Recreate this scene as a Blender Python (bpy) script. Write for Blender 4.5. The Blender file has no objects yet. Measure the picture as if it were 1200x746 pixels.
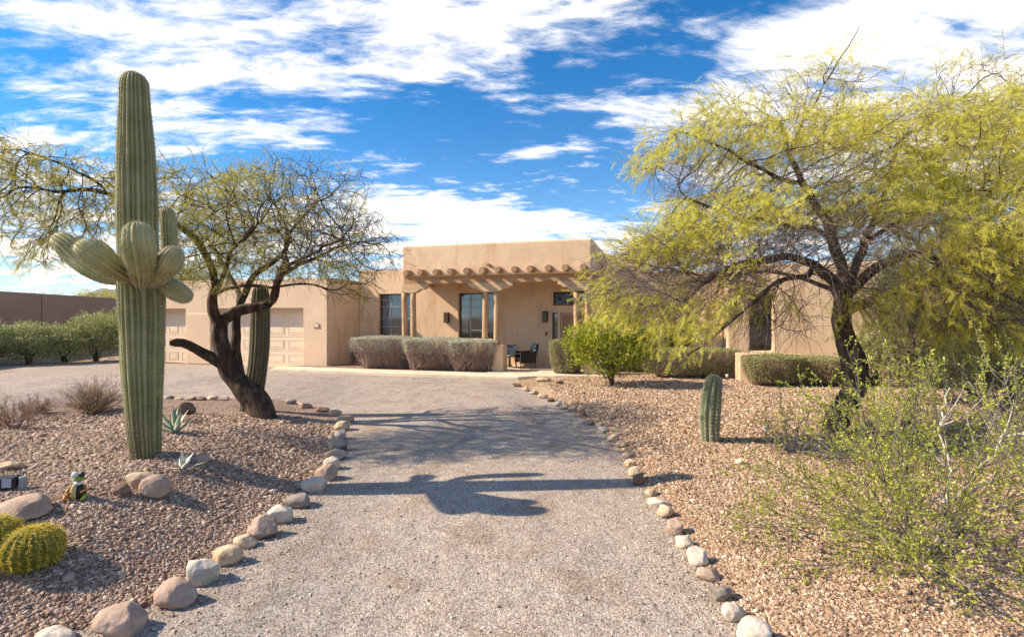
import bpy, bmesh, math, random
import numpy as np
from mathutils import Vector, Matrix
R = math.radians
rnd = random.Random(7); rng = np.random.default_rng(7)
sc = bpy.context.scene
col = sc.collection

# ------------------------------------------------------------------ camera, sky, sun, exposure
CAMZ = 1.95; F = 600.0; CX = 600.0; HY = 371.0
cam = bpy.data.cameras.new('camera'); cam_o = bpy.data.objects.new('camera', cam); col.objects.link(cam_o)
cam_o.location = (0, 0, CAMZ); cam_o.rotation_euler = (R(90), 0, 0)
cam.lens = 18.0; cam.sensor_width = 36.0; cam.shift_y = -2/1200; cam.clip_start = .05; cam.clip_end = 9000
sc.camera = cam_o
SUN_EL = 36.0
LD = Vector((math.cos(R(SUN_EL))*.998, math.cos(R(SUN_EL))*.06, -math.sin(R(SUN_EL)))).normalized()   # light travel direction
sun = bpy.data.lights.new('sun', 'SUN'); sun.energy = 3.15; sun.angle = R(.55); sun.color = (1, .915, .80)
sun_o = bpy.data.objects.new('sun', sun); col.objects.link(sun_o)
sun_o.rotation_euler = LD.to_track_quat('-Z', 'Y').to_euler(); sun_o.location = (-20, 0, 20)
world = bpy.data.worlds.new('World'); sc.world = world; world.use_nodes = True
sc.view_settings.view_transform = 'Standard'; sc.view_settings.look = 'None'
sc.view_settings.exposure = 1.37;
sc.view_settings.use_white_balance = True; sc.view_settings.white_balance_temperature = 7900; sc.view_settings.white_balance_tint = 10
sc.cycles.use_adaptive_sampling = True; sc.cycles.adaptive_threshold = .02; sc.cycles.diffuse_bounces = 3; sc.cycles.glossy_bounces = 3; sc.cycles.transmission_bounces = 4
sc.view_settings.gamma = 1.0; sc.view_settings.use_curve_mapping = False
sc.cycles.max_bounces = 6; sc.cycles.transparent_max_bounces = 12
sc.cycles.use_denoising = True

def build_world():
    nt = world.node_tree; N = nt.nodes; L = nt.links; N.clear()
    out = N.new('ShaderNodeOutputWorld'); bg = N.new('ShaderNodeBackground')
    L.new(bg.outputs[0], out.inputs[0])
    sky = N.new('ShaderNodeTexSky'); sky.sky_type = 'NISHITA'; sky.sun_disc = False
    sky.sun_elevation = R(SUN_EL)
    sky.sun_rotation = math.atan2(-LD.x, -LD.y)
    sky.air_density = 1.0; sky.dust_density = .3; sky.ozone_density = 2.5
    def m(op, a, b=None, c=None, clamp=False):
        n = N.new('ShaderNodeMath'); n.operation = op; n.use_clamp = clamp
        for i, v in enumerate((a, b, c)):
            if v is None: continue
            if isinstance(v, (int, float)): n.inputs[i].default_value = v
            else: L.new(v, n.inputs[i])
        return n.outputs[0]
    tc = N.new('ShaderNodeTexCoord'); sp = N.new('ShaderNodeSeparateXYZ'); L.new(tc.outputs['Generated'], sp.inputs[0])
    x, y, z = sp.outputs
    az = m('ARCTAN2', x, y); el = m('ARCSINE', z)
    # cloud layer seen in perspective
    zz = m('ADD', m('MAXIMUM', z, 0.0), .16)
    cmb = N.new('ShaderNodeCombineXYZ'); L.new(m('DIVIDE', x, zz), cmb.inputs[0]); L.new(m('DIVIDE', y, zz), cmb.inputs[1])
    mp = N.new('ShaderNodeMapping'); L.new(cmb.outputs[0], mp.inputs[0]); mp.inputs['Rotation'].default_value = (0, 0, R(-38)); mp.inputs['Scale'].default_value = (1.0, 2.3, 1)
    def noise(vec, scale, detail=9, rough=.6, dist=0.0, off=0):
        n = N.new('ShaderNodeTexNoise'); n.inputs['Scale'].default_value = scale; n.inputs['Detail'].default_value = detail
        n.inputs['Roughness'].default_value = rough; n.inputs['Distortion'].default_value = dist
        L.new(vec, n.inputs['Vector']); return n.outputs['Fac']
    n1 = noise(mp.outputs[0], 1.9, 12, .64, .35)
    n2 = noise(mp.outputs[0], .8, 5, .5, .2)
    mp2 = N.new('ShaderNodeMapping'); L.new(cmb.outputs[0], mp2.inputs[0]); mp2.inputs['Location'].default_value = (5, 3, 0); mp2.inputs['Scale'].default_value = (1, 1, 1)
    w1 = noise(mp2.outputs[0], 2.2, 5, .55); w2 = noise(mp.outputs[0], 1.7, 5, .55)
    azw = m('ADD', az, m('MULTIPLY', m('SUBTRACT', w1, .5), .32)); elw = m('ADD', el, m('MULTIPLY', m('SUBTRACT', w2, .5), .17))
    def ell(px, py, rx, ry, rot, amp):
        u = (px-CX)/F; v = (HY-py)/F
        a0 = math.atan(u); e0 = math.atan(v/math.sqrt(1+u*u))
        sx = rx/F/(1+u*u); sy = ry/F/math.sqrt(1+u*u)
        c, s = math.cos(R(rot)), math.sin(R(rot))
        dx = m('SUBTRACT', azw, a0); dy = m('SUBTRACT', elw, e0)
        X = m('DIVIDE', m('ADD', m('MULTIPLY', dx, c), m('MULTIPLY', dy, s)), sx)
        Y = m('DIVIDE', m('SUBTRACT', m('MULTIPLY', dy, c), m('MULTIPLY', dx, s)), sy)
        q = m('ADD', m('MULTIPLY', X, X), m('MULTIPLY', Y, Y))
        return m('MULTIPLY', m('EXPONENT', m('MULTIPLY', q, -1.0)), amp)
    blobs = [(60, 312, 230, 30, 0, .34), (40, 40, 260, 110, -5, .28), (20, 210, 190, 90, -5, .30), (300, 60, 200, 75, -8, .22), (230, 120, 150, 30, -14, .16), (440, 75, 90, 50, 10, .30),
             (600, 25, 170, 38, 8, .34), (180, 20, 300, 50, 0, .1), (632, 95, 42, 26, 30, .17), (655, 178, 170, 26, 0, .20), (760, 130, 90, 30, 0, .10),
             (430, 245, 150, 40, -6, .34), (600, 262, 170, 34, -13, .40), (330, 300, 420, 50, 0, .36), (700, 320, 300, 40, -8, .28),
             (860, 75, 70, 32, 25, .22), (1010, 30, 200, 70, 20, .42), (1150, 120, 220, 130, 0, .55), (960, 240, 260, 110, 0, .30),
             (535, 145, 120, 42, -4, -.38), (330, 158, 130, 30, -10, -.25), (740, 230, 70, 40, 0, -.2), (250, 185, 120, 26, -8, -.2)]
    cov = None
    for b in blobs:
        e = ell(*b); cov = e if cov is None else m('ADD', cov, e)
    back = m('MULTIPLY', m('LESS_THAN', y, -.1), .2)
    cov = m('ADD', cov, back)
    n3 = noise(mp.outputs[0], 6.5, 8, .62, .6)
    dens = m('ADD', m('ADD', m('ADD', m('MULTIPLY', m('SUBTRACT', n1, .5), 2.7), m('MULTIPLY', m('SUBTRACT', n2, .5), .7)), m('MULTIPLY', m('SUBTRACT', n3, .5), 1.0)), cov)
    mr = N.new('ShaderNodeMapRange'); mr.interpolation_type = 'SMOOTHERSTEP'; L.new(dens, mr.inputs[0])
    mr.inputs[1].default_value = -.12; mr.inputs[2].default_value = .86; mr.inputs[4].default_value = .97
    # pale haze just above the horizon
    hz = m('MULTIPLY', m('EXPONENT', m('MULTIPLY', m('MAXIMUM', z, 0.0), -9.0)), .85)
    fac = m('MAXIMUM', mr.outputs[0], hz)
    shade = N.new('ShaderNodeMapRange'); L.new(dens, shade.inputs[0]); shade.inputs[1].default_value = .2; shade.inputs[2].default_value = .9
    cr = N.new('ShaderNodeMix'); cr.data_type = 'RGBA'; L.new(shade.outputs[0], cr.inputs['Factor'])
    cr.inputs['A'].default_value = (3.2, 3.5, 4.1, 1); cr.inputs['B'].default_value = (3.85, 3.9, 4.05, 1)
    tint = N.new('ShaderNodeMix'); tint.data_type = 'RGBA'; tint.blend_type = 'MULTIPLY'; tint.inputs['Factor'].default_value = 1
    L.new(sky.outputs[0], tint.inputs['A']); tint.inputs['B'].default_value = SKYTINT
    mx = N.new('ShaderNodeMix'); mx.data_type = 'RGBA'; L.new(fac, mx.inputs['Factor']); L.new(tint.outputs['Result'], mx.inputs['A']); L.new(cr.outputs['Result'], mx.inputs['B'])
    L.new(mx.outputs['Result'], bg.inputs[0]); bg.inputs[1].default_value = .15
SKYTINT = (.0, .30, .56, 1)
build_world()

# ------------------------------------------------------------------ helpers
def P(px, py, d): return np.array([(px-CX)/F*d, d, CAMZ+(HY-py)/F*d])
def G(px, py, z=0.0):
    d = F*(CAMZ-z)/(py-HY); return np.array([(px-CX)/F*d, d, z])
def tag(o, label=None, cat=None, group=None, kind=None):
    if label: o['label'] = label
    if cat: o['category'] = cat
    if group: o['group'] = group
    if kind: o['kind'] = kind
    return o
def empty(name, loc, label, cat, group=None, rz=0):
    o = bpy.data.objects.new(name, None); col.objects.link(o); o.location = loc; o.rotation_euler = (0, 0, rz)
    o.empty_display_size = .2
    return tag(o, label, cat, group)
def link_mesh(name, me, m, parent=None, smooth=False, local=False):
    o = bpy.data.objects.new(name, me); col.objects.link(o)
    if m: me.materials.append(m)
    if smooth: me.polygons.foreach_set('use_smooth', np.ones(len(me.polygons), bool))
    if parent:
        o.parent = parent
        if not local:                                   # vertices are in world space: undo the parent's transform
            pm = Matrix.Translation(parent_world(parent)) @ parent_rot(parent)
            o.matrix_parent_inverse = pm.inverted()
    me.update()
    return o
def parent_world(p):
    return Vector(p.location) if p.type == 'EMPTY' else (parent_world(p.parent) if p.parent else Vector(p.location))
def parent_rot(p):
    return p.rotation_euler.to_matrix().to_4x4() if p.type == 'EMPTY' else (parent_rot(p.parent) if p.parent else Matrix())
def np_mesh(name, V, Fc, m, parent=None, smooth=False, local=False):
    """V (n,3); Fc list of (k,s) index arrays"""
    me = bpy.data.meshes.new(name); V = np.asarray(V, np.float32)
    if not isinstance(Fc, list): Fc = [Fc]
    Fc = [np.asarray(f, np.int32) for f in Fc if len(f)]
    me.vertices.add(len(V)); me.vertices.foreach_set('co', V.ravel())
    nl = sum(f.size for f in Fc); nf = sum(len(f) for f in Fc)
    me.loops.add(nl); me.loops.foreach_set('vertex_index', np.concatenate([f.ravel() for f in Fc]))
    tot = np.concatenate([np.full(len(f), f.shape[1], np.int32) for f in Fc])
    st = np.concatenate([[0], np.cumsum(tot)[:-1]]).astype(np.int32)
    me.polygons.add(nf); me.polygons.foreach_set('loop_start', st); me.polygons.foreach_set('loop_total', tot)
    me.update(calc_edges=True)
    o = link_mesh(name, me, m, parent, smooth, local)
    if name == 'twigs': o['kind'] = 'stuff'
    return o
def bm_obj(name, bm, m, parent=None, smooth=False, local=False):
    bmesh.ops.recalc_face_normals(bm, faces=bm.faces[:])
    me = bpy.data.meshes.new(name); bm.to_mesh(me); bm.free()
    return link_mesh(name, me, m, parent, smooth, local)
class MB:
    """collects boxes, tubes and lathes in one bmesh"""
    def __init__(s): s.bm = bmesh.new()
    def box(s, x0, x1, y0, y1, z0, z1, M=None):
        vs = [s.bm.verts.new(p) for p in ((x0,y0,z0),(x1,y0,z0),(x1,y1,z0),(x0,y1,z0),(x0,y0,z1),(x1,y0,z1),(x1,y1,z1),(x0,y1,z1))]
        if M:
            for v in vs: v.co = M @ v.co
        for f in ((0,3,2,1),(4,5,6,7),(0,1,5,4),(1,2,6,5),(2,3,7,6),(3,0,4,7)): s.bm.faces.new([vs[i] for i in f])
        return s
    def tube(s, pts, rad, n=8, cap=True):
        pts = [Vector(p) for p in pts]; rr = rad if hasattr(rad, '__len__') else [rad]*len(pts)
        rings = []; up = None
        for i, p in enumerate(pts):
            t = (pts[min(i+1, len(pts)-1)]-pts[max(i-1, 0)]).normalized()
            if up is None: up = t.orthogonal().normalized()
            up = (up-t*up.dot(t)).normalized(); b = t.cross(up)
            rings.append([s.bm.verts.new(p+(up*math.cos(2*math.pi*k/n)+b*math.sin(2*math.pi*k/n))*rr[i]) for k in range(n)])
        for a, b in zip(rings, rings[1:]):
            for k in range(n): s.bm.faces.new((a[k], a[(k+1)%n], b[(k+1)%n], b[k]))
        if cap: s.bm.faces.new(rings[0][::-1]); s.bm.faces.new(rings[-1])
        return s
    def lathe(s, prof, c=(0,0,0), n=20, axis=None):
        rings = []
        for r, z in prof:
            rings.append([s.bm.verts.new((c[0]+r*math.cos(2*math.pi*k/n), c[1]+r*math.sin(2*math.pi*k/n), c[2]+z)) for k in range(n)])
        for a, b in zip(rings, rings[1:]):
            for k in range(n): s.bm.faces.new((a[k], a[(k+1)%n], b[(k+1)%n], b[k]))
        s.bm.faces.new(rings[0][::-1]); s.bm.faces.new(rings[-1]); return s
    def ball(s, c, r, M=None, seg=14):
        m = Matrix.Translation(c) @ (M or Matrix()) @ Matrix.Diagonal((*(r if hasattr(r, '__len__') else (r, r, r)), 1))
        bmesh.ops.create_uvsphere(s.bm, u_segments=seg, v_segments=seg//2+2, radius=1, matrix=m); return s
    def prism(s, pts2, y0, y1):
        """outline in x,z pushed along y"""
        a = [s.bm.verts.new((p[0], y0, p[1])) for p in pts2]; b = [s.bm.verts.new((p[0], y1, p[1])) for p in pts2]
        s.bm.faces.new(a); s.bm.faces.new(b[::-1])
        for i in range(len(a)): j = (i+1) % len(a); s.bm.faces.new((a[j], a[i], b[i], b[j]))
        return s
    def slab(s, pts, z0, z1):
        a = [s.bm.verts.new((p[0], p[1], z0)) for p in pts]; b = [s.bm.verts.new((p[0], p[1], z1)) for p in pts]
        s.bm.faces.new(a[::-1]); s.bm.faces.new(b)
        for i in range(len(a)): j = (i+1) % len(a); s.bm.faces.new((a[i], a[j], b[j], b[i]))
        return s
    def build(s, name, m, parent=None, smooth=False, local=True): return bm_obj(name, s.bm, m, parent, smooth, local)
def bevel(o, w=.03, seg=3, ang=40):
    b = o.modifiers.new('bevel', 'BEVEL'); b.width = w; b.segments = seg; b.limit_method = 'ANGLE'; b.angle_limit = R(ang); b.harden_normals = False
    return o

def vnoise(x, y, s, seed=0):
    x = np.asarray(x)*s; y = np.asarray(y)*s; k = seed*1.7
    return (np.sin(x*1.0+y*.7+k)+np.sin(x*-.6+y*1.3+2.1*k+1)+np.sin(x*1.9-y*1.1+k*3+2)*.6+np.sin(x*2.7+y*2.3+k*.7)*.4)/3.0

# ------------------------------------------------------------------ materials
def mat(name, cols, rough=.8, nscale=6, ndetail=5, isl=0.0, bump=(0, 20, 4), spec=.3, trans=0.0, ramp=None, extra=None, coord='Object', stretch=None, voro=None, metal=0.0, nrough=.6):
    """cols: list of colours along a ramp driven by noise (and a random value per loose piece, weight isl)"""
    m = bpy.data.materials.new(name); m.use_nodes = True; nt = m.node_tree; N = nt.nodes; L = nt.links; N.clear()
    out = N.new('ShaderNodeOutputMaterial'); bs = N.new('ShaderNodeBsdfPrincipled')
    bs.inputs['Roughness'].default_value = rough; bs.inputs['Specular IOR Level'].default_value = spec; bs.inputs['Metallic'].default_value = metal
    tc = N.new('ShaderNodeTexCoord'); vec = tc.outputs[coord]
    if stretch:
        mp = N.new('ShaderNodeMapping'); L.new(vec, mp.inputs[0]); mp.inputs['Scale'].default_value = stretch; vec = mp.outputs[0]
    cr = N.new('ShaderNodeValToRGB'); e = cr.color_ramp.elements
    pos = ramp or [.3+.4*i/max(1, len(cols)-1) for i in range(len(cols))]
    if isl > .5 and not ramp: pos = [.1+.8*i/max(1, len(cols)-1) for i in range(len(cols))]
    while len(e) < len(cols): e.new(.5)
    for i, c in enumerate(cols): e[i].position = pos[i]; e[i].color = (*c, 1)
    n = N.new('ShaderNodeTexNoise'); n.inputs['Scale'].default_value = nscale; n.inputs['Detail'].default_value = ndetail; n.inputs['Roughness'].default_value = nrough; L.new(vec, n.inputs[0])
    fac = n.outputs['Fac']
    if isl:
        g = N.new('ShaderNodeNewGeometry'); mx = N.new('ShaderNodeMix'); mx.inputs['Factor'].default_value = isl
        L.new(fac, mx.inputs['A']); L.new(g.outputs['Random Per Island'], mx.inputs['B']); fac = mx.outputs['Result']
    L.new(fac, cr.inputs[0]); colr = cr.outputs[0]
    if bump[0]:
        bn = N.new('ShaderNodeTexNoise'); bn.inputs['Scale'].default_value = bump[1]; bn.inputs['Detail'].default_value = bump[2]; L.new(vec, bn.inputs[0])
        bp = N.new('ShaderNodeBump'); bp.inputs['Strength'].default_value = 1; bp.inputs['Distance'].default_value = bump[0]; L.new(bn.outputs['Fac'], bp.inputs['Height'])
        L.new(bp.outputs[0], bs.inputs['Normal'])
    if extra: colr = extra(nt, vec, colr, bs)
    L.new(colr, bs.inputs['Base Color'])
    if trans:
        tr = N.new('ShaderNodeBsdfTranslucent'); L.new(colr, tr.inputs[0]); mx = N.new('ShaderNodeMixShader'); mx.inputs[0].default_value = trans
        L.new(bs.outputs[0], mx.inputs[1]); L.new(tr.outputs[0], mx.inputs[2]); L.new(mx.outputs[0], out.inputs[0])
    else: L.new(bs.outputs[0], out.inputs[0])
    return m
def ground_extra(cell, cellcols, mixf=.75, bumpd=.012, big=None, cell2=None):
    """crushed stone: voronoi cells each with its own colour and bump; 'big' = large tonal patches (stains, wear, sand)"""
    def fn(nt, vec, colr, bs):
        N = nt.nodes; L = nt.links
        v = N.new('ShaderNodeTexVoronoi'); v.inputs['Scale'].default_value = cell; v.inputs['Randomness'].default_value = 1
        wn = N.new('ShaderNodeTexNoise'); wn.inputs['Scale'].default_value = cell*.8; wn.inputs['Detail'].default_value = 2; L.new(vec, wn.inputs[0])
        ad = N.new('ShaderNodeMix'); ad.data_type = 'VECTOR'; ad.inputs['Factor'].default_value = .35/cell; L.new(vec, ad.inputs['A']); 
        av = N.new('ShaderNodeVectorMath'); av.operation = 'ADD'; sc_ = N.new('ShaderNodeVectorMath'); sc_.operation = 'SCALE'; sc_.inputs['Scale'].default_value = .9/cell
        L.new(wn.outputs['Color'], sc_.inputs[0]); L.new(vec, av.inputs[0]); L.new(sc_.outputs[0], av.inputs[1]); L.new(av.outputs[0], v.inputs['Vector'])
        sp = N.new('ShaderNodeSeparateColor'); L.new(v.outputs['Color'], sp.inputs[0])
        cr = N.new('ShaderNodeValToRGB'); e = cr.color_ramp.elements
        while len(e) < len(cellcols): e.new(.5)
        for i, c in enumerate(cellcols): e[i].position = i/(len(cellcols)-1); e[i].color = (*c, 1)
        L.new(sp.outputs[0], cr.inputs[0])
        mx = N.new('ShaderNodeMix'); mx.data_type = 'RGBA'; mx.inputs['Factor'].default_value = mixf; L.new(colr, mx.inputs['A']); L.new(cr.outputs[0], mx.inputs['B'])
        c = mx.outputs['Result']
        if big:
            for (s, lo, hi, cc, amt, st) in big:
                mp = N.new('ShaderNodeMapping'); mp.inputs['Scale'].default_value = st; L.new(vec, mp.inputs[0])
                bn = N.new('ShaderNodeTexNoise'); bn.inputs['Scale'].default_value = s; bn.inputs['Detail'].default_value = 6; bn.inputs['Roughness'].default_value = .62; L.new(mp.outputs[0], bn.inputs[0])
                mr = N.new('ShaderNodeMapRange'); L.new(bn.outputs['Fac'], mr.inputs[0]); mr.inputs[1].default_value = lo; mr.inputs[2].default_value = hi; mr.inputs[4].default_value = amt
                mm = N.new('ShaderNodeMix'); mm.data_type = 'RGBA'; mm.blend_type = 'MULTIPLY'; L.new(mr.outputs[0], mm.inputs['Factor']); L.new(c, mm.inputs['A']); mm.inputs['B'].default_value = (*cc, 1)
                c = mm.outputs['Result']
        b = N.new('ShaderNodeBump'); b.inputs['Distance'].default_value = bumpd; b.inputs['Strength'].default_value = 1; b.invert = True
        L.new(v.outputs['Distance'], b.inputs['Height'])
        n3 = N.new('ShaderNodeTexNoise'); n3.inputs['Scale'].default_value = 3; n3.inputs['Detail'].default_value = 6; L.new(vec, n3.inputs[0])
        b2 = N.new('ShaderNodeBump'); b2.inputs['Distance'].default_value = .05; L.new(n3.outputs['Fac'], b2.inputs['Height']); L.new(b2.outputs[0], b.inputs['Normal'])
        L.new(b.outputs[0], bs.inputs['Normal'])
        return c
    return fn
def s_col(r, g, b, k=1.0):       # sRGB 0-255 -> linear
    f = lambda c: ((c/255+.055)/1.055)**2.4 if c > 10 else c/255/12.92
    return (f(r)*k, f(g)*k, f(b)*k)

m_drive = mat('driveway_chipseal', [(.33,.272,.236), (.41,.348,.308)], .9, 1.2, 6,
    extra=ground_extra(80, [(.15,.125,.112), (.28,.235,.205), (.38,.32,.28), (.46,.395,.345), (.64,.565,.50)], .72, .0045,
    big=[(.45, .46, .60, (.78,.80,.84), .9, (1, .3, 1)), (1.5, .50, .66, (.82,.72,.64), .85, (1, 1, 1)), (.9, .40, .30, (1.10,1.05,1.0), .8, (1, .5, 1)), (9, .45, .62, (.80,.76,.74), .7, (1, 1, 1)), (4.0, .56, .70, (.66,.60,.56), .4, (1, 1, 1)), (.28, .52, .60, (1.12,1.05,.98), .6, (1, 1, 1))]))
m_soil = mat('desert_soil', [(.27,.185,.125), (.40,.29,.205)], .95, .8, 8,
    extra=ground_extra(30, [(.20,.13,.09), (.34,.24,.17), (.5,.38,.28)], .5, .01, big=[(.3, .45, .6, (.75,.72,.65), .7, (1, 1, 1))]))
m_bedL = mat('gravel_bed_soil', [(.17,.115,.085), (.25,.175,.135)], .95, 3, 6,
    extra=ground_extra(34, [(.10,.065,.05), (.25,.165,.13), (.37,.26,.21), (.50,.38,.31)], .72, .02, big=[(1.2, .48, .62, (.72,.70,.68), .6, (1, 1, 1))]))
m_bedR = mat('gravel_bed_sand', [(.36,.25,.165), (.47,.345,.24)], .95, 2, 6,
    extra=ground_extra(34, [(.20,.13,.085), (.36,.25,.17), (.50,.37,.26), (.64,.51,.39)], .66, .016, big=[(.9, .46, .62, (.66,.58,.52), .75, (1, .6, 1)), (5, .5, .65, (.75,.68,.62), .6, (1, 1, 1))]))
m_stoneL = mat('gravel_stone_brown', [(.13,.08,.06), (.28,.18,.135), (.38,.265,.205), (.34,.235,.18), (.60,.485,.40)], .85, 30, 4, isl=.85, bump=(.004, 90, 3))
m_stoneR = mat('gravel_stone_tan', [(.15,.09,.06), (.30,.19,.13), (.40,.265,.185), (.46,.325,.235), (.66,.52,.41)], .85, 30, 4, isl=.85, bump=(.004, 90, 3))
m_chip = mat('driveway_chip', [(.17,.13,.105), (.33,.26,.21), (.46,.37,.30), (.66,.57,.48)], .85, 30, 4, isl=.85, bump=(.002, 90, 3))
def stain(cc, s, lo, hi, amt, st=(1, 1, 1)):
    def fn(nt, vec, c, bs):
        N = nt.nodes; L = nt.links
        mp = N.new('ShaderNodeMapping'); mp.inputs['Scale'].default_value = st; L.new(vec, mp.inputs[0])
        bn = N.new('ShaderNodeTexNoise'); bn.inputs['Scale'].default_value = s; bn.inputs['Detail'].default_value = 7; bn.inputs['Roughness'].default_value = .65; L.new(mp.outputs[0], bn.inputs[0])
        mr = N.new('ShaderNodeMapRange'); L.new(bn.outputs['Fac'], mr.inputs[0]); mr.inputs[1].default_value = lo; mr.inputs[2].default_value = hi; mr.inputs[4].default_value = amt
        mm = N.new('ShaderNodeMix'); mm.data_type = 'RGBA'; mm.blend_type = 'MULTIPLY'; L.new(mr.outputs[0], mm.inputs['Factor']); L.new(c, mm.inputs['A']); mm.inputs['B'].default_value = (*cc, 1)
        return mm.outputs['Result']
    return fn
m_stucco = mat('adobe_stucco', [(.62,.43,.28), (.69,.49,.33), (.73,.535,.37)], .9, .9, 8, bump=(.012, 5, 12), extra=stain((.74,.66,.58), 1.6, .50, .70, .75, (1, 1, .28)))
m_stucco2 = mat('garage_stucco', [(.62,.445,.315), (.69,.51,.37)], .9, .9, 8, bump=(.012, 5, 12), extra=stain((.86,.8,.76), 1.4, .52, .72, .5, (1, 1, .5)))
m_wallbrown = mat('brown_stucco', [(.30,.195,.145), (.35,.235,.175)], .92, 1.2, 8, bump=(.012, 7, 10), extra=stain((.8,.76,.72), 1.0, .5, .7, .6, (1, 1, .4)))
m_wood = mat('weathered_log', [(.30,.165,.085), (.47,.29,.155), (.58,.39,.23)], .75, 9, 8, stretch=(1.5, 1.5, .22), bump=(.006, 26, 5))
m_viga = mat('viga_log', [(.20,.12,.07), (.36,.22,.13), (.44,.29,.18)], .8, 14, 8, stretch=(1.5, .3, 1.5), bump=(.006, 26, 5))
m_beam = mat('beam_wood', [(.33,.18,.095), (.46,.28,.155)], .8, 8, 8, stretch=(.25, 1.5, 1.5), bump=(.004, 26, 5))
m_corbel = mat('corbel_wood', [(.46,.30,.175), (.58,.41,.26)], .8, 8, 8, stretch=(.35, 1.5, 1.2), bump=(.008, 18, 5))
m_conc = mat('walk_concrete', [(.62,.49,.37), (.74,.61,.48)], .9, 2.5, 8, bump=(.004, 30, 8), extra=stain((.72,.66,.6), 2.2, .5, .7, .6))
m_gdoor = mat('garage_door_paint', [(.72,.56,.42), (.76,.60,.455)], .55, 2, 4, bump=(.0015, 60, 4))
m_fdoor = mat('front_door_wood', [(.34,.20,.125), (.42,.26,.17)], .55, 6, 6, stretch=(3, 3, .4), bump=(.002, 40, 4))
m_ftrim = mat('door_trim_paint', [(.52,.35,.23), (.56,.39,.26)], .6, 4, 4)
m_bronze = mat('window_bronze', [(.035,.032,.033), (.05,.045,.045)], .4, 8, 3, spec=.5)
m_mull = mat('muntin_grey', [(.30,.33,.36), (.36,.39,.42)], .5, 8, 3)
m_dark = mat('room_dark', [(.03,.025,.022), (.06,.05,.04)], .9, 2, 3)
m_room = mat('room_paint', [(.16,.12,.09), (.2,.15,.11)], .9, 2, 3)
m_curtain = mat('curtain_cloth', [(.50,.55,.66), (.62,.66,.74)], .9, 6, 3, stretch=(6, 6, .3))
m_black = mat('black_metal', [(.018,.015,.013), (.03,.026,.022)], .5, 20, 3, spec=.4)
m_terra = mat('terracotta', [(.52,.24,.11), (.62,.33,.17)], .85, 8, 6, bump=(.003, 30, 5))
m_lamp = mat('lantern_glass', [(.10,.07,.04), (.16,.12,.07)], .25, 10, 2, spec=.5)
def glass_mat():
    m = bpy.data.materials.new('window_glass'); m.use_nodes = True; N = m.node_tree.nodes; L = m.node_tree.links; N.clear()
    out = N.new('ShaderNodeOutputMaterial'); t = N.new('ShaderNodeBsdfTransparent'); t.inputs[0].default_value = (.75, .80, .82, 1)
    g = N.new('ShaderNodeBsdfGlossy'); g.inputs['Roughness'].default_value = .02; g.inputs[0].default_value = (.85, .92, 1, 1)
    lw = N.new('ShaderNodeLayerWeight'); lw.inputs[0].default_value = .35
    mr = N.new('ShaderNodeMapRange'); L.new(lw.outputs['Fresnel'], mr.inputs[0]); mr.inputs[3].default_value = .07; mr.inputs[4].default_value = .7
    n = N.new('ShaderNodeTexNoise'); n.inputs['Scale'].default_value = 2.2; b = N.new('ShaderNodeBump'); b.inputs['Distance'].default_value = .006; L.new(n.outputs['Fac'], b.inputs['Height']); L.new(b.outputs[0], g.inputs['Normal'])
    mx = N.new('ShaderNodeMixShader'); L.new(mr.outputs[0], mx.inputs[0]); L.new(t.outputs[0], mx.inputs[1]); L.new(g.outputs[0], mx.inputs[2]); L.new(mx.outputs[0], out.inputs[0])
    return m
m_glass = glass_mat()
m_bark = mat('mesquite_bark', [(.018,.012,.010), (.06,.038,.027), (.15,.10,.07)], .95, 9, 8, stretch=(1, 1, .35), bump=(.035, 14, 8))
m_barkR = mat('palo_bark', [(.02,.015,.013), (.065,.045,.037), (.15,.11,.09)], .95, 8, 8, stretch=(1, 1, .35), bump=(.03, 14, 8))
m_twig = mat('dry_twig', [(.06,.04,.03), (.125,.085,.06)], .9, 3, 4, isl=.5)
m_twigR = mat('grey_purple_twig', [(.12,.088,.08), (.27,.21,.185)], .9, 3, 4, isl=.5)
m_leafL = mat('mesquite_leaf_olive', [(.32,.28,.05), (.50,.46,.08), (.62,.58,.11), (.76,.60,.26)], .6, 1.3, 4, isl=.5, trans=.4, ramp=[.25, .42, .6, .78])
m_leafR = mat('mesquite_leaf_yellow', [(.42,.40,.05), (.62,.60,.07), (.80,.76,.12), (.88,.76,.32)], .6, .9, 4, isl=.5, trans=.5, ramp=[.25, .42, .6, .8])
m_leafC = mat('creosote_leaf', [(.22,.245,.035), (.38,.41,.06), (.56,.58,.13)], .5, 2.5, 4, isl=.55, trans=.35, ramp=[.25, .5, .75])
m_leafB = mat('citrus_leaf', [(.17,.21,.015), (.30,.35,.03), (.52,.52,.06)], .45, 3, 4, isl=.6, trans=.35, ramp=[.25, .5, .75], spec=.4)
m_leafO = mat('oleander_leaf', [(.22,.24,.09), (.40,.42,.17), (.56,.57,.30)], .5, 1.4, 4, isl=.6, trans=.25, ramp=[.25, .5, .75])
m_leafS = mat('sage_leaf', [(.36,.36,.27), (.52,.53,.42), (.68,.69,.57)], .8, 3, 4, isl=.6, trans=.15, ramp=[.25, .5, .75])
m_leafG = mat('hedge_leaf_green', [(.20,.21,.08), (.33,.34,.14), (.46,.46,.22)], .8, 3, 4, isl=.6, trans=.2, ramp=[.25, .5, .75])
m_sagetwig = mat('sage_twig', [(.16,.10,.085), (.36,.25,.21), (.56,.44,.38)], .95, 6, 4, isl=.6)
m_drytwig = mat('dry_bush_twig', [(.17,.105,.08), (.32,.21,.155), (.44,.32,.25)], .95, 6, 4, isl=.6)
m_whitetwig = mat('bleached_branch', [(.42,.37,.33), (.60,.55,.50)], .9, 9, 5, stretch=(1, 1, .3))
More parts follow.
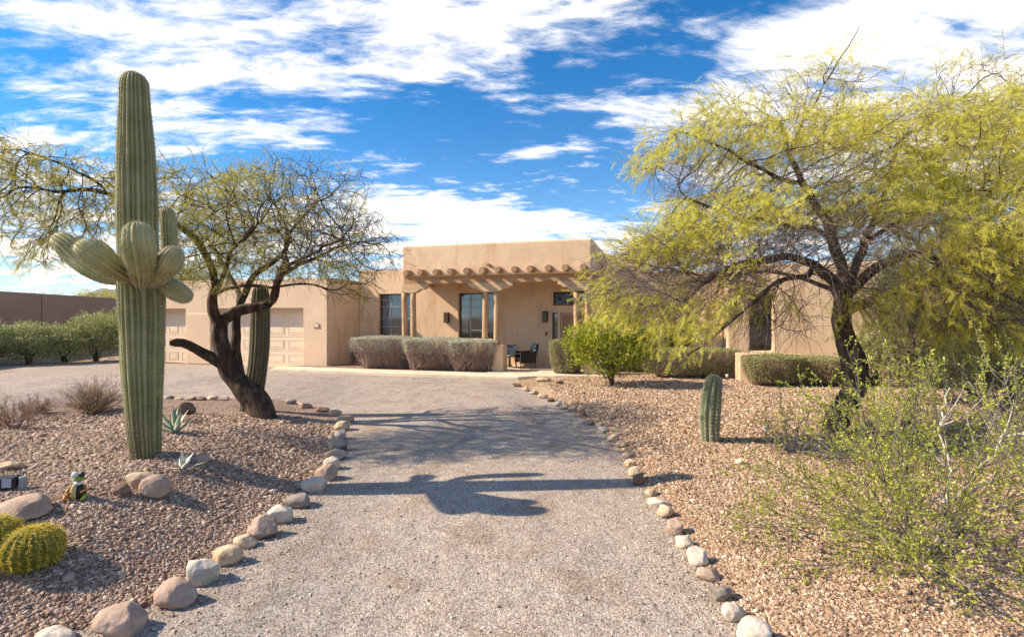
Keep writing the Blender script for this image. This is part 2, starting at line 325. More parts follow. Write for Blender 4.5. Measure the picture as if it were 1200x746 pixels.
m_agave = mat('agave_skin', [(.20,.27,.20), (.34,.42,.34)], .55, 8, 4, stretch=(1, 1, .3), spec=.4)
m_agavep = mat('agave_pale', [(.42,.44,.38), (.60,.62,.56)], .55, 8, 4, spec=.4)
m_spine = mat('saguaro_spine', [(.40,.33,.25), (.68,.60,.50)], .8, 5, 3, isl=.7)
m_spineg = mat('golden_spine', [(.50,.36,.05), (.78,.62,.14)], .7, 5, 3, isl=.7, trans=.3)
def cactus_mat(name, cols, scar, vein=None):
    def fn(nt, vec, c, bs):
        N = nt.nodes; L = nt.links
        mp = N.new('ShaderNodeMapping'); mp.inputs['Scale'].default_value = (5, 5, 1.1); L.new(vec, mp.inputs[0])
        n = N.new('ShaderNodeTexNoise'); n.inputs['Scale'].default_value = 1.6; n.inputs['Detail'].default_value = 9; n.inputs['Roughness'].default_value = .7; L.new(mp.outputs[0], n.inputs[0])
        mr = N.new('ShaderNodeMapRange'); L.new(n.outputs['Fac'], mr.inputs[0]); mr.inputs[1].default_value = .52; mr.inputs[2].default_value = .66; mr.inputs[4].default_value = .8
        # corky bark creeping up from the ground
        sp = N.new('ShaderNodeSeparateXYZ'); L.new(vec, sp.inputs[0]); mz = N.new('ShaderNodeMapRange'); L.new(sp.outputs[2], mz.inputs[0])
        mz.inputs[1].default_value = 1.3; mz.inputs[2].default_value = .2; mz.inputs[3].default_value = .0; mz.inputs[4].default_value = .55
        ad = N.new('ShaderNodeMath'); ad.operation = 'MULTIPLY'; L.new(mr.outputs[0], ad.inputs[0]); ad2 = N.new('ShaderNodeMath'); ad2.operation = 'ADD'; ad2.inputs[1].default_value = .35; L.new(mz.outputs[0], ad2.inputs[0]); L.new(ad2.outputs[0], ad.inputs[1])
        ad3 = N.new('ShaderNodeMath'); ad3.operation = 'MULTIPLY_ADD'; ad3.use_clamp = True; L.new(mz.outputs[0], ad3.inputs[0]); ad3.inputs[1].default_value = .75; L.new(ad.outputs[0], ad3.inputs[2]); ad = ad3
        mx = N.new('ShaderNodeMix'); mx.data_type = 'RGBA'; L.new(ad.outputs[0], mx.inputs['Factor']); L.new(c, mx.inputs['A']); mx.inputs['B'].default_value = (*scar, 1)
        return mx.outputs['Result']
    return mat(name, cols, .6, 3, 8, bump=(.006, 60, 4), spec=.35, extra=fn)
m_sag = cactus_mat('saguaro_skin', [(.175,.18,.078), (.255,.255,.118), (.33,.32,.175)], (.15,.105,.065))
m_sagtip = mat('saguaro_arm_skin', [(.22,.215,.085), (.32,.31,.14), (.42,.36,.20)], .6, 4, 8, bump=(.005, 60, 4), spec=.35)
m_sag2 = cactus_mat('old_saguaro_skin', [(.08,.07,.04), (.125,.11,.06), (.16,.135,.085)], (.11,.075,.05))
m_cereus = cactus_mat('barrel_skin_green', [(.12,.155,.075), (.18,.22,.115), (.25,.275,.17)], (.2,.19,.13))
m_barrel = mat('golden_barrel_skin', [(.07,.09,.012), (.12,.14,.02), (.18,.19,.03)], .6, 4, 5, bump=(.004, 60, 4))

# ------------------------------------------------------------------ terrain
left_px = [(20,790),(62,742),(140,722),(204,692),(236,665),(266,647),(288,632),(307,616),(327,600),(350,583),(368,567),(381,552),(388,540),(395,527),(398,515),(402,505),(405,495),(395,486),(380,480),(355,474),(325,469),(290,467),(240,467),(200,466),(100,470),(0,482),(-200,505)]
left_poly = [tuple(G(*p)[:2]) for p in left_px] + [(-14,6),(-10,1.0),(-3.0,1.6)]
right_px = [(905,775),(880,735),(858,712),(845,691),(832,668),(818,648),(803,632),(790,613),(780,598),(768,585),(762,572),(745,555),(738,540),(732,525),(722,515),(710,505),(697,494),(680,487),(665,478),(655,472),(640,463),(625,457),(612,452),(604,447)]
right_poly = [tuple(G(*p)[:2]) for p in right_px] + [(.6,16.3),(3.2,17.5),(4,21),(30,21),(30,-3),(2.2,-3)]
def sdist(X, Y, poly):
    X = np.asarray(X, float); Y = np.asarray(Y, float); best = np.full(X.shape, 1e9); ins = np.zeros(X.shape, bool)
    n = len(poly)
    for i in range(n):
        ax, ay = poly[i]; bx, by = poly[(i+1) % n]; dx, dy = bx-ax, by-ay
        t = np.clip(((X-ax)*dx+(Y-ay)*dy)/(dx*dx+dy*dy), 0, 1)
        best = np.minimum(best, np.hypot(X-ax-t*dx, Y-ay-t*dy))
        c = ((ay > Y) != (by > Y)) & (X < (bx-ax)*(Y-ay)/((by-ay) if by != ay else 1e-9)+ax); ins ^= c
    return np.where(ins, best, -best)
def sst(t): t = np.clip(t, 0, 1); return t*t*(3-2*t)
def hL(X, Y):
    s = sdist(X, Y, left_poly); H = .13+.25*sst((9.0-np.asarray(Y))/2.6)
    berm = H*sst((s+.05)/1.7)
    bumps = .022*vnoise(X, Y, 2.3, 1)*sst(s/.6)+.03*vnoise(X, Y, .9, 4)*sst(s/.8)
    return np.where(s > -.05, berm+bumps+.012, -.06+0*berm)+np.where(s <= -.05, 0, 0)
def hR(X, Y):
    s = sdist(X, Y, right_poly)
    return np.where(s > -.05, .055*sst((s+.05)/.45)+.02*vnoise(X, Y, 1.3, 2)*sst(s/.7)+.008, -.06)
def zL(x, y): return float(hL(np.array([x]), np.array([y]))[0])
def zR(x, y): return float(hR(np.array([x]), np.array([y]))[0])
def onL(px, py):
    z = .3
    for _ in range(12): p = G(px, py, z); z = .5*z+.5*zL(p[0], p[1])
    p[2] = z; return p
def onR(px, py):
    p = G(px, py, .05); p[2] = zR(p[0], p[1]); return p
def grid_sheet(name, x0, x1, y0, y1, st, hf, m):
    xs = np.arange(x0, x1+st, st); ys = np.arange(y0, y1+st, st); X, Y = np.meshgrid(xs, ys); Z = hf(X, Y)
    nx, ny = len(xs), len(ys); i = np.arange(nx*ny).reshape(ny, nx)
    q = np.stack([i[:-1,:-1], i[:-1,1:], i[1:,1:], i[1:,:-1]], -1).reshape(-1, 4)
    zf = Z.ravel(); keep = (zf[q] > -.05).any(1)
    o = np_mesh(name, np.stack([X.ravel(), Y.ravel(), zf], -1), q[keep], m, smooth=True)
    return tag(o, kind='structure')
s = MB(); s.slab([(-2500,-400),(2500,-400),(2500,4500),(-2500,4500)], -.4, -.03); tag(s.build('desert_ground', m_soil), kind='structure')
s = MB(); s.slab([(-32,-5),(8,-5),(8,15.6),(.5,16.2),(.1,15.75),(-8.5,18.25),(-8.0,19.6),(-18.5,23.2),(-17.6,22.1),(-21,20.9),(-32,20.2)], -.03, 0.0)
tag(s.build('driveway', m_drive), kind='structure')
grid_sheet('island_bed', -14.2, -1.8, .8, 12.4, .06, hL, m_bedL)
grid_sheet('gravel_yard', 0.0, 16, -1.0, 21, .09, hR, m_bedR)

# far hills on the horizon
def hills():
    xs = np.linspace(-2400, 2400, 400); rows = []
    prof = 60+55*np.abs(vnoise(xs, 0*xs, .004, 3))+35*np.abs(vnoise(xs, 0*xs, .011, 5))+110*np.exp(-((xs+1500)/500)**2)+90*np.exp(-((xs-1300)/600)**2)
    V = []; 
    for k, (f, d) in enumerate([(0, 2300), (.35, 2500), (.8, 2750), (1, 2900), (.7, 3200), (0, 3600)]):
        V.append(np.stack([xs*(d/2300), np.full_like(xs, d), np.maximum(prof*f*(1+.12*vnoise(xs, xs*0+k*37, .03, k)), 0)-.5], -1))
    V = np.concatenate(V); n = len(xs); i = np.arange(len(V)).reshape(6, n)
    q = np.stack([i[:-1,:-1], i[:-1,1:], i[1:,1:], i[1:,:-1]], -1).reshape(-1, 4)
    tag(np_mesh('distant_hills', V, q, mat('hill_blue', [(.10,.14,.20), (.16,.20,.26)], .95, .01, 6, coord='Object'), smooth=True), kind='structure')
hills()

# loose crushed stones
PHI = (1+5**.5)/2
ICO = np.array([(-1,PHI,0),(1,PHI,0),(-1,-PHI,0),(1,-PHI,0),(0,-1,PHI),(0,1,PHI),(0,-1,-PHI),(0,1,-PHI),(PHI,0,-1),(PHI,0,1),(-PHI,0,-1),(-PHI,0,1)])/1.9
ICOF = np.array([(0,11,5),(0,5,1),(0,1,7),(0,7,10),(0,10,11),(1,5,9),(5,11,4),(11,10,2),(10,7,6),(7,1,8),(3,9,4),(3,4,2),(3,2,6),(3,6,8),(3,8,9),(4,9,5),(2,4,11),(6,2,10),(8,6,7),(9,8,1)])
def rot_mats(n, flat=.5):
    a = rng.uniform(0, 2*np.pi, n); b = rng.normal(0, flat, n); c = rng.normal(0, flat, n)
    ca, sa, cb, sb, cc, s_ = np.cos(a), np.sin(a), np.cos(b), np.sin(b), np.cos(c), np.sin(c)
    O = np.zeros(n); I = np.ones(n)
    Rz = np.stack([ca, -sa, O, sa, ca, O, O, O, I], -1).reshape(n, 3, 3)
    Rx = np.stack([I, O, O, O, cb, -sb, O, sb, cb], -1).reshape(n, 3, 3)
    Ry = np.stack([cc, O, s_, O, I, O, -s_, O, cc], -1).reshape(n, 3, 3)
    return Rz @ Rx @ Ry
def stones(name, X, Y, Z, size, m, label):
    n = len(X); S = np.stack([size*rng.uniform(.8, 1.35, n), size*rng.uniform(.55, .95, n), size*rng.uniform(.4, .7, n)], -1)
    V = ICO[None]*(1+rng.uniform(-.28, .28, (n, 12, 1)))*S[:, None, :]
    V = np.einsum('nij,nvj->nvi', rot_mats(n, .35), V) + np.stack([X, Y, Z], -1)[:, None]
    Fc = (ICOF[None]+(np.arange(n)*12)[:, None, None]).reshape(-1, 3)
    return tag(np_mesh(name, V.reshape(-1, 3), Fc, m), label, 'gravel', kind='stuff')
def scatter(n, x0, x1, y0, y1, hf, poly, dens, inside=True, edge=0):
    X = rng.uniform(x0, x1, n); Y = rng.uniform(y0, y1, n)
    s = sdist(X, Y, poly); k = (s > edge) if inside else (s < 0)
    k &= np.abs(X) < Y*1.06+.6
    k &= rng.random(n) < dens(X, Y); X = X[k]; Y = Y[k]
    return X, Y, hf(X, Y)
def den(y0): return lambda X, Y: np.clip((y0/np.maximum(Y, .5))**1.8, 0, 1)
X, Y, Z = scatter(640000, -9.5, -1.5, 2.2, 9.5, hL, left_poly, den(4.2), True, -.02)
szL = rng.lognormal(math.log(.0092), .38, len(X))*np.clip(Y/4.5, 1, 1.8)
stones('loose_gravel', X, Y, Z+szL*.15, szL, m_stoneL, 'brown crushed gravel covering the mounded island bed')
X, Y, Z = scatter(860000, 1.0, 13, 2.2, 17, hR, right_poly, den(4.0), True, -.02)
szR = rng.lognormal(math.log(.0088), .38, len(X))*np.clip(Y/4.5, 1, 2.0)
stones('loose_gravel', X, Y, Z+szR*.12, szR, m_stoneR, 'tan crushed gravel covering the yard right of the driveway')
def chip_den(X, Y):
    sl = -sdist(X, Y, left_poly); sr = -sdist(X, Y, right_poly); e = np.minimum(sl, sr)
    return np.clip(.05+.95*np.exp(-e/.20), 0, 1)*np.clip((4.2/np.maximum(Y, .5))**2, 0, 1)*((sl > 0) & (sr > 0))
X = rng.uniform(-4, 4, 150000); Y = rng.uniform(2.6, 8.5, 150000); k = rng.random(150000) < chip_den(X, Y); X, Y = X[k], Y[k]
szc = rng.lognormal(math.log(.0072), .35, len(X))
stones('loose_gravel', X, Y, np.zeros(len(X))+szc*.2, szc, m_chip, 'small loose chippings scattered on the driveway surface')

# ------------------------------------------------------------------ house
TH = math.atan(.29); CT, ST = math.cos(TH), math.sin(TH); OX, OY = 1.28, 19.2
house = empty('adobe_house', (OX, OY, 0), 'low tan adobe house with a log porch behind the driveway', 'house', rz=-TH)
def lx(px, ly):       # local x where the sight line of a photo column meets the plane local y = ly, and its distance
    k = (px-CX)/F     # world: x = OX + lx*CT + ly*ST ; y = OY - lx*ST + ly*CT ; x = k*y
    v = (k*(OY+ly*CT)-OX-ly*ST)/(CT+k*ST); return v, OY-v*ST+ly*CT
def lz(px, py, ly): return CAMZ+(HY-py)/F*lx(px, ly)[1]
def X_(px, ly): return lx(px, ly)[0]
FL = .10; PF = -2.15      # floor height, plane of porch front and garage front
def wall_mesh(x0, x1, z0, z1, y0, y1, holes):
    """wall slab with rectangular openings, one welded mesh"""
    xs = sorted({x0, x1, *[v for h in holes for v in h[:2]]}); zs = sorted({z0, z1, *[v for h in holes for v in h[2:]]})
    # extra lines keep the cells compact
    bm = bmesh.new(); vd = {}
    def V(x, y, z):
        k = (round(x, 4), round(y, 4), round(z, 4))
        if k not in vd: vd[k] = bm.verts.new((x, y, z))
        return vd[k]
    def solid(i, j):
        if i < 0 or j < 0 or i >= len(xs)-1 or j >= len(zs)-1: return False
        cx, cz = (xs[i]+xs[i+1])/2, (zs[j]+zs[j+1])/2
        return not any(h[0] < cx < h[1] and h[2] < cz < h[3] for h in holes)
    for i in range(len(xs)-1):
        for j in range(len(zs)-1):
            if not solid(i, j): continue
            a, b, c, d = xs[i], xs[i+1], zs[j], zs[j+1]
            bm.faces.new((V(a,y0,c), V(b,y0,c), V(b,y0,d), V(a,y0,d))); bm.faces.new((V(b,y1,c), V(a,y1,c), V(a,y1,d), V(b,y1,d)))
            if not solid(i-1, j): bm.faces.new((V(a,y1,c), V(a,y0,c), V(a,y0,d), V(a,y1,d)))
            if not solid(i+1, j): bm.faces.new((V(b,y0,c), V(b,y1,c), V(b,y1,d), V(b,y0,d)))
            if not solid(i, j-1): bm.faces.new((V(a,y1,c), V(b,y1,c), V(b,y0,c), V(a,y0,c)))
            if not solid(i, j+1): bm.faces.new((V(a,y0,d), V(b,y0,d), V(b,y1,d), V(a,y1,d)))
    return bm
def wall(x0, x1, z0, z1, y0, y1, holes=(), m=None, bw=.05):
    o = bm_obj('wall', wall_mesh(x0, x1, z0, z1, y0, y1, list(holes)), m or m_stucco, house, local=True)
    return bevel(o, bw, 3)
def hole(px0, px1, py0, py1, ly):
    a, b = X_(px0, ly), X_(px1, ly); pm = (px0+px1)/2
    return (a, b, lz(pm, py1, ly), lz(pm, py0, ly))
def window(h, y, vert=(), horiz=(), depth=.16, fw=.045, name='window', curtain=None, room=1.2, mull=None):
    a, b, c, d = h; y0 = y+depth
    f = MB(); f.box(a, b, y0, y0+.06, c, c+fw); f.box(a, b, y0, y0+.06, d-fw, d); f.box(a, a+fw, y0, y0+.06, c+fw, d-fw); f.box(b-fw, b, y0, y0+.06, c+fw, d-fw)
    fo = f.build(name, m_bronze, house)
    g = MB(); g.box(a+fw*.5, b-fw*.5, y0+.026, y0+.032, c+fw*.5, d-fw*.5); g.build('pane', m_glass, fo)
    if vert or horiz:
        for t in vert: xx = a+(b-a)*t; MB().box(xx-.014, xx+.014, y0+.005, y0+.024, c+fw, d-fw).build('muntin', mull or m_mull, fo)
        for t in horiz: z_ = c+(d-c)*t; MB().box(a+fw, b-fw, y0+.007, y0+.022, z_-.012, z_+.012).build('muntin', mull or m_mull, fo)
    if curtain:
        for (t0, t1) in curtain:
            n = 28; bm = bmesh.new(); pr = None
            for i in range(n+1):
                t = t0+(t1-t0)*i/n; xx = a+(b-a)*t; yy = y0+.14+.03*math.sin(i*1.9)+.008*math.sin(i*4.7)
                cur = (bm.verts.new((xx, yy, c+.03)), bm.verts.new((xx, yy, d-.05)))
                if pr: bm.faces.new((pr[0], cur[0], cur[1], pr[1]))
                pr = cur
            co = bm_obj('curtain', bm, m_curtain, fo, smooth=True, local=True); so = co.modifiers.new('th', 'SOLIDIFY'); so.thickness = .004
    # the room behind
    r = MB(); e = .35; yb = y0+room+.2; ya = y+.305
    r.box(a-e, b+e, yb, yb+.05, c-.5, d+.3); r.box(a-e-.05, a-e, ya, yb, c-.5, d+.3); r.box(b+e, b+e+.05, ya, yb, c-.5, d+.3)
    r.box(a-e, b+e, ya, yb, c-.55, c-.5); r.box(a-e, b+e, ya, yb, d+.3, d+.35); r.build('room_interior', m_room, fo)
    return fo
GX1 = X_(383, PF)                         # garage right corner
gL = X_(146, PF)
win1 = hole(443.5, 482, 344, 394, 0); win2 = hole(537, 580, 343, 396.5, 0)
door_h = hole(656.5, 692, 366, 400, 0); door_h = (door_h[0], door_h[1], FL, door_h[3])
side_h = hole(647, 653.5, 368, 423, 0); side_h = (side_h[0], side_h[1], FL+.12, door_h[3])
tran_h = hole(648, 687.5, 341.5, 357.5, 0)
XC = X_(471, PF); XR = X_(694, PF); XW1 = X_(756, 0); XW2 = X_(848, 0)
ZP = 4.50; ZB = lz(583, 321.8, PF)        # parapet top, parapet foot
wall(GX1-.0, XC+.25, -.02, 3.92, 0, .30, [win1 if win1[1] < XC+.2 else (win1[0], win1[1], win1[2], win1[3])] if win1[1] < XC+.25 else [], bw=.04) if False else None
# main front wall behind the porch, from the garage to the right wing
wall(GX1+.02, XR+.10, -.02, 3.90, 0, .30, [win1, win2, door_h, side_h, tran_h])
wall(XR+.105, XW1, -.02, lz(727, 298, 0), .0, .30)
w3 = hole(779, 813, 356, 409, 0)
ZW2 = lz(800, 318, 0)
wall(XW1+.003, XW2, -.02, ZW2, .003, .30, [w3])
P3 = -1.0
w4 = hole(879, 906, 345, 411, P3)
X3a = X_(852.5, P3); X3b = X_(1030, P3); ZW3 = 3.62
wall(X3a, X3b, -.02, ZW3, P3, P3+.35, [w4])
wall(X3a, X3a+.3, -.02, ZW3, P3+.352, 0.0, bw=.02)
wall(X3b-.3, X3b, -.02, ZW3, P3+.352, 9.0, bw=.04)
# garage volume
GZ = lz(225, 329, PF)
gd1 = (X_(249.5, PF), X_(355.5, PF), 0.0, lz(300, 361, PF)); gd0 = (X_(157, PF), X_(217.5, PF), 0.0, gd1[3])
wall(gL, GX1, -.02, GZ, PF, PF+.42, [gd0, gd1], m_stucco2, bw=.07)
wall(GX1-.30, GX1, -.02, GZ, PF+.421, .3, bw=.03)
wall(gL, gL+.3, -.02, GZ, PF+.421, 7, (), m_stucco2)
# thicker lower pier between the garage doors
o = MB().box(X_(219, PF)+.02, X_(249, PF)-.05, PF-.05, PF+.1, 0, lz(235, 367, PF)).build('wall', m_stucco2, house); bevel(o, .04, 3)
# back, sides, flat roofs
wall(gL, X3b, -.02, 3.3, 9.0, 9.3)
r = MB(); r.box(gL+.31, GX1-.31, PF+.43, 8.9, GZ-.45, GZ-.35); r.box(GX1+.03, XR+.1, .31, 8.9, 3.45, 3.55); r.box(XR+.2, X3b-.31, .31, 8.9, 3.1, 3.2); r.build('roof', m_conc, house)
# tall entry block with the parapet over the porch
pb = wall(XC, XR, ZB, ZP, PF, PF+.34, bw=.07)
wall(XR-.34, XR-.001, ZB+.002, ZP-.001, PF+.341, 4.0, bw=.05); wall(XC+.001, XC+.34, ZB+.002, ZP-.001, PF+.341, 4.0, bw=.05)
wall(XC, XR, 3.905, ZP-.002, 4.0, 4.3, bw=.05)
# porch ceiling boards and beam
MB().box(XC+.35, XR-.35, PF+.345, -.004, ZB-.02, ZB+.10).build('porch_ceiling', m_beam, house)
ZBB = lz(583, 330.6, PF)
bb = MB(); bb.box(XC+.02, XR-.02, PF+.09, PF+.31, ZBB, ZB-.003); bb.build('beam', m_beam, house)
for xx in (XC+.03, XR-.26): MB().box(xx, xx+.22, PF+.315, -.004, ZBB+.01, ZB-.023).build('beam', m_beam, house)
# vigas
for px, py in zip([475,492,510,527,545.3,564.4,583,602,621,642,662,683], np.linspace(319.6, 312.6, 12)):
    v = MB(); xx = X_(px, PF-.36); zz = lz(px, py, PF-.36); r_ = .112+rnd.uniform(-.008, .008); j = rnd.uniform(-.02, .02)
    v.tube([(xx+j, PF-.36+rnd.uniform(-.03, .03), zz+rnd.uniform(-.01, .01)), (xx, PF-.1, zz), (xx, PF+.5, zz)], [r_, r_*1.03, r_*1.03], 18)
    bevel(v.build('viga', m_viga, house, smooth=False), .015, 2, 50)
# scupper pipe
sx = X_(571, PF-.35); MB().tube([(sx, PF-.36, lz(571, 310.5, PF-.35)), (sx+.0, PF+.1, lz(571, 310.5, PF-.35)+.02)], .055, 12).build('drain_spout', m_viga, house)
# posts
PY = PF+.19; ZC = lz(583, 341.5, PF)
post_px = [474, 484.8, 569, 582, 676, 689]
for i, px in enumerate(post_px):
    xx = X_(px, PY); z0 = FL if i != 3 else lz(583, 404, PF)-.01; rr = .105
    pts = []; rad = []
    n = 12
    for k in range(n+1):
        t = k/n; pts.append((xx+.012*math.sin(3*t+i*2), PY+.012*math.cos(2.5*t+i), z0+(ZC-z0)*t)); rad.append(rr*(1.03-.06*t+.025*math.sin(9*t+i*3)))
    MB().tube(pts, rad, 16).build('post', m_wood, house, smooth=True)
# pier under the middle pair
o = MB().box(X_(577, PY-.28), X_(589.5, PY-.28), PY-.28, PY+.22, .05, lz(583, 404, PF)).build('pier', m_stucco, house); bevel(o, .04, 3)
o = MB().box(X_(684, PY-.28), X_(700, PY-.28), PY-.28, PY+.3, .05, .45).build('pier', m_stucco, house); bevel(o, .04, 3)
# corbels (carved zapatas)
def corbel(xa, xb, left, right):
    top = ZBB-.002; bot = ZC; h = top-bot; prof = []
    L_ = .62
    prof.append((xa-(L_ if left else .06), top)); 
    if left: prof += [(xa-L_, top-h*.32), (xa-L_*.82, top-h*.42), (xa-L_*.7, top-h*.62), (xa-L_*.5, top-h*.60), (xa-L_*.36, top-h*.80), (xa-L_*.16, top-h)]
    else: prof += [(xa-.06, bot)]
    if right: prof += [(xb+L_*.16, top-h), (xb+L_*.36, top-h*.80), (xb+L_*.5, top-h*.60), (xb+L_*.7, top-h*.62), (xb+L_*.82, top-h*.42), (xb+L_, top-h*.32), (xb+L_, top)]
    else: prof += [(xb+.08, bot), (xb+.08, top)]
    o = MB().prism(prof, PF+.075, PF+.325).build('corbel', m_corbel, house); bevel(o, .015, 2)
corbel(X_(474, PY), X_(484.8, PY), False, True); corbel(X_(569, PY), X_(582, PY), True, True); corbel(X_(676, PY), X_(689, PY), True, False)
# windows and doors
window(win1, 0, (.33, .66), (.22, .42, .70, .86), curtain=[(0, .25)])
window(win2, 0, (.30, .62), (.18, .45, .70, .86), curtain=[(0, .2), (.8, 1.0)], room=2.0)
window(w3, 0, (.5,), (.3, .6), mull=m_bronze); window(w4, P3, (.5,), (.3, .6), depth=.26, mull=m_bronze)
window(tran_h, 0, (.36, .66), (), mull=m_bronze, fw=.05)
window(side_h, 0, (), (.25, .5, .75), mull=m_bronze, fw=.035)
a, b, c, d = door_h
dr = MB(); dr.box(a+.09, b-.09, .17, .215, c+.02, d-.10); dro = dr.build('front_door', m_fdoor, house)
q = MB(); w_ = b-a
for (u0, u1, v0, v1) in ((.2, .8, .1, .38), (.2, .8, .44, .9)):
    x0, x1, z0, z1 = a+w_*u0, a+w_*u1, c+(d-c)*v0, c+(d-c)*v1
    q.box(x0, x1, .155, .168, z0, z0+.03); q.box(x0, x1, .155, .168, z1-.03, z1); q.box(x0, x0+.03, .155, .168, z0+.03, z1-.03); q.box(x1-.03, x1, .155, .168, z0+.03, z1-.03)
q.build('door_moulding', m_fdoor, dro)
MB().tube([(a+.16, .165, 1.05), (a+.16, .11, 1.07), (a+.16, .11, 1.32), (a+.16, .165, 1.34)], .012, 8).build('handle', m_black, dro)
t = MB(); t.box(a+.002, a+.085, .12, .23, c, d-.002); t.box(b-.085, b-.002, .12, .23, c, d-.002); t.box(a+.085, b-.085, .12, .23, d-.095, d-.002); t.build('door_frame', m_ftrim, dro)
# wall lanterns, door bell, number plaque
for px, py in ((523, 372), (638.5, 371)):
    xx = X_(px, -.1); zz = lz(px, py, -.1)
    b1 = MB(); b1.box(xx-.09, xx+.09, -.022, -.002, zz-.20, zz+.20); b1.box(xx-.10, xx+.10, -.17, -.024, zz+.17, zz+.20); b1.box(xx-.10, xx+.10, -.17, -.024, zz-.20, zz-.17)
    for sx_ in (-.09, .075): b1.box(xx+sx_, xx+sx_+.015, -.165, -.15, zz-.168, zz+.168)
    for k in range(3): b1.box(xx-.075, xx+.075, -.163, -.155, zz-.09+k*.085, zz-.08+k*.085)
    lo = b1.build('wall_lantern', m_black, house); MB().box(xx-.07, xx+.07, -.148, -.03, zz-.165, zz+.165).build('lantern_glass', m_lamp, lo)
xx = X_(640.3, 0); zz = lz(640, 391, 0); MB().box(xx-.03, xx+.03, -.03, -.002, zz-.07, zz+.07).build('doorbell', m_black, house)
xx = X_(371, PF); zz = lz(371, 381, PF)
pl = [(xx-.13, zz-.09), (xx+.13, zz-.09), (xx+.13, zz+.05), (xx+.07, zz+.06), (xx+.04, zz+.10), (xx-.04, zz+.10), (xx-.07, zz+.06), (xx-.13, zz+.05)]
po = MB().prism(pl, PF-.03, PF-.002).build('number_plaque', mat('plaque_rim', [(.26,.18,.14), (.30,.21,.16)], .7), house)
MB().prism([(xx+(p[0]-xx)*.8, zz+(p[1]-zz)*.78) for p in pl], PF-.034, PF-.0305).build('plaque_face', mat('plaque_face', [(.62,.47,.36), (.68,.52,.40)], .7), po)
# garage doors: sectional panels
for (a, b, c, d) in (gd1, gd0):
    yd = PF+.36; g = MB(); rows = 4; cols_ = 4; hh = (d-c)/rows; ww = (b-a)/cols_
    g.box(a, b, yd+.02, yd+.06, c, d)
    for i in range(rows):
        g.box(a, b, yd, yd+.018, c+hh*i+.012, c+hh*(i+1)-.004)
    go = g.build('garage_door', m_gdoor, house); bevel(go, .004, 1)
    for i in range(rows):
        for j in range(cols_):
            x0, x1, z0, z1 = a+ww*j+.09, a+ww*(j+1)-.09, c+hh*i+.11, c+hh*(i+1)-.10
            p_ = MB(); t_ = .035
            p_.box(x0, x1, yd-.012, yd-.001, z0, z0+t_); p_.box(x0, x1, yd-.012, yd-.001, z1-t_, z1); p_.box(x0, x0+t_, yd-.012, yd-.001, z0+t_, z1-t_); p_.box(x1-t_, x1, yd-.012, yd-.001, z0+t_, z1-t_)
            p_.box(x0+.07, x1-.07, yd-.010, yd-.001, z0+.07, z1-.07)
            p_.build('raised_panel', m_gdoor, go)
    MB().box(a+.02, b-.02, PF+.06, PF+.40, d-.10, d-.003).build('door_header', m_ftrim, house)
    # block off the inside
    MB().box(a-.1, b+.1, PF+.44, PF+.5, 0, d+.2).build('room_interior', m_dark, house)

def LW(x, y): return (OX+x*CT+y*ST, OY-x*ST+y*CT)
# porch slab and front walk, planting strip
xl = X_(478, -2.7)
walk = [LW(X_(318, -3.6), -3.62), LW(-3.7, -3.66), LW(-.1, -3.60), LW(.35, -3.2), LW(1.6, -2.75), LW(XR+.6, -2.55), LW(XR+.6, -.005), LW(XC-.3, -.005), LW(XC-.3, -1.35), LW(X_(575, PF), -1.35), LW(X_(575, PF), -2.72), LW(X_(330, -2.7), -2.72)]
s = MB(); s.slab(walk, -.02, FL); o = s.build('walkway', m_conc); tag(o, kind='structure'); bevel(o, .02, 2)
strip = [LW(X_(335, -2.7), -2.715), LW(X_(575, PF)-.004, -2.715), LW(X_(575, PF)-.004, -1.355), LW(XC-.304, -1.355), LW(XC-.304, .05), LW(GX1-.1, .05), LW(GX1-.1, PF-.0), LW(gd1[1]+.05, PF), LW(gd1[1]-.3, PF-.3)]
s = MB(); s.slab(strip, -.02, .085); tag(s.build('planting_strip', m_bedL), kind='structure')
# garden wall before the right wing
gw = empty('garden_wall', (*LW(X_(871, -2.1), -2.1), 0), 'low tan stucco garden wall with a pillar before the right wing', 'wall', rz=-TH)
gx0, gy0 = X_(871, -2.1), -2.1
def gwpart(name, x0, x1, y0, y1, z0, z1):
    o = MB().box(x0-gx0, x1-gx0, y0-gy0, y1-gy0, z0, z1).build(name, m_stucco, gw); bevel(o, .05, 3); return o
gwpart('wall_panel', X_(862, -2.1), X_(940, -2.1), -2.1, -1.85, 0, .86); gwpart('pillar', X_(866, -2.3), X_(880, -2.3), -2.3, -2.103, 0, .80)

# neighbour's tall brown wall on the left
def slabline(p, q, th, z0, z1, M=MB):
    d = Vector((q[0]-p[0], q[1]-p[1])).normalized(); n = Vector((d.y, -d.x))*th
    return [(p[0], p[1]), (q[0], q[1]), (q[0]-n.x, q[1]-n.y), (p[0]-n.x, p[1]-n.y)]
bw_ = empty('boundary_wall', (-25, 24, 0), 'tall brown stucco boundary wall behind the left hedge', 'wall')
A = Vector((-24.0, 24.0)); Bv = Vector((-25.75, 33.5)); dA = (Bv-A).normalized(); A0 = A-dA*10
seam = A+dA*2.7
for p, q in ((A0, seam-dA*.02), (seam+dA*.02, Bv+dA*3)):
    s = MB(); s.slab(slabline(p, q, .25, 0, 3), 0, 3.15); bevel(s.build('wall_panel', m_wallbrown, bw_, local=False), .02, 2)
s = MB(); s.slab(slabline(seam-dA*.02+Vector((-.05, 0)), seam+dA*.02+Vector((-.05, 0)), .1, 0, 3), 0, 3.12); s.build('expansion_joint', m_dark, bw_, local=False)

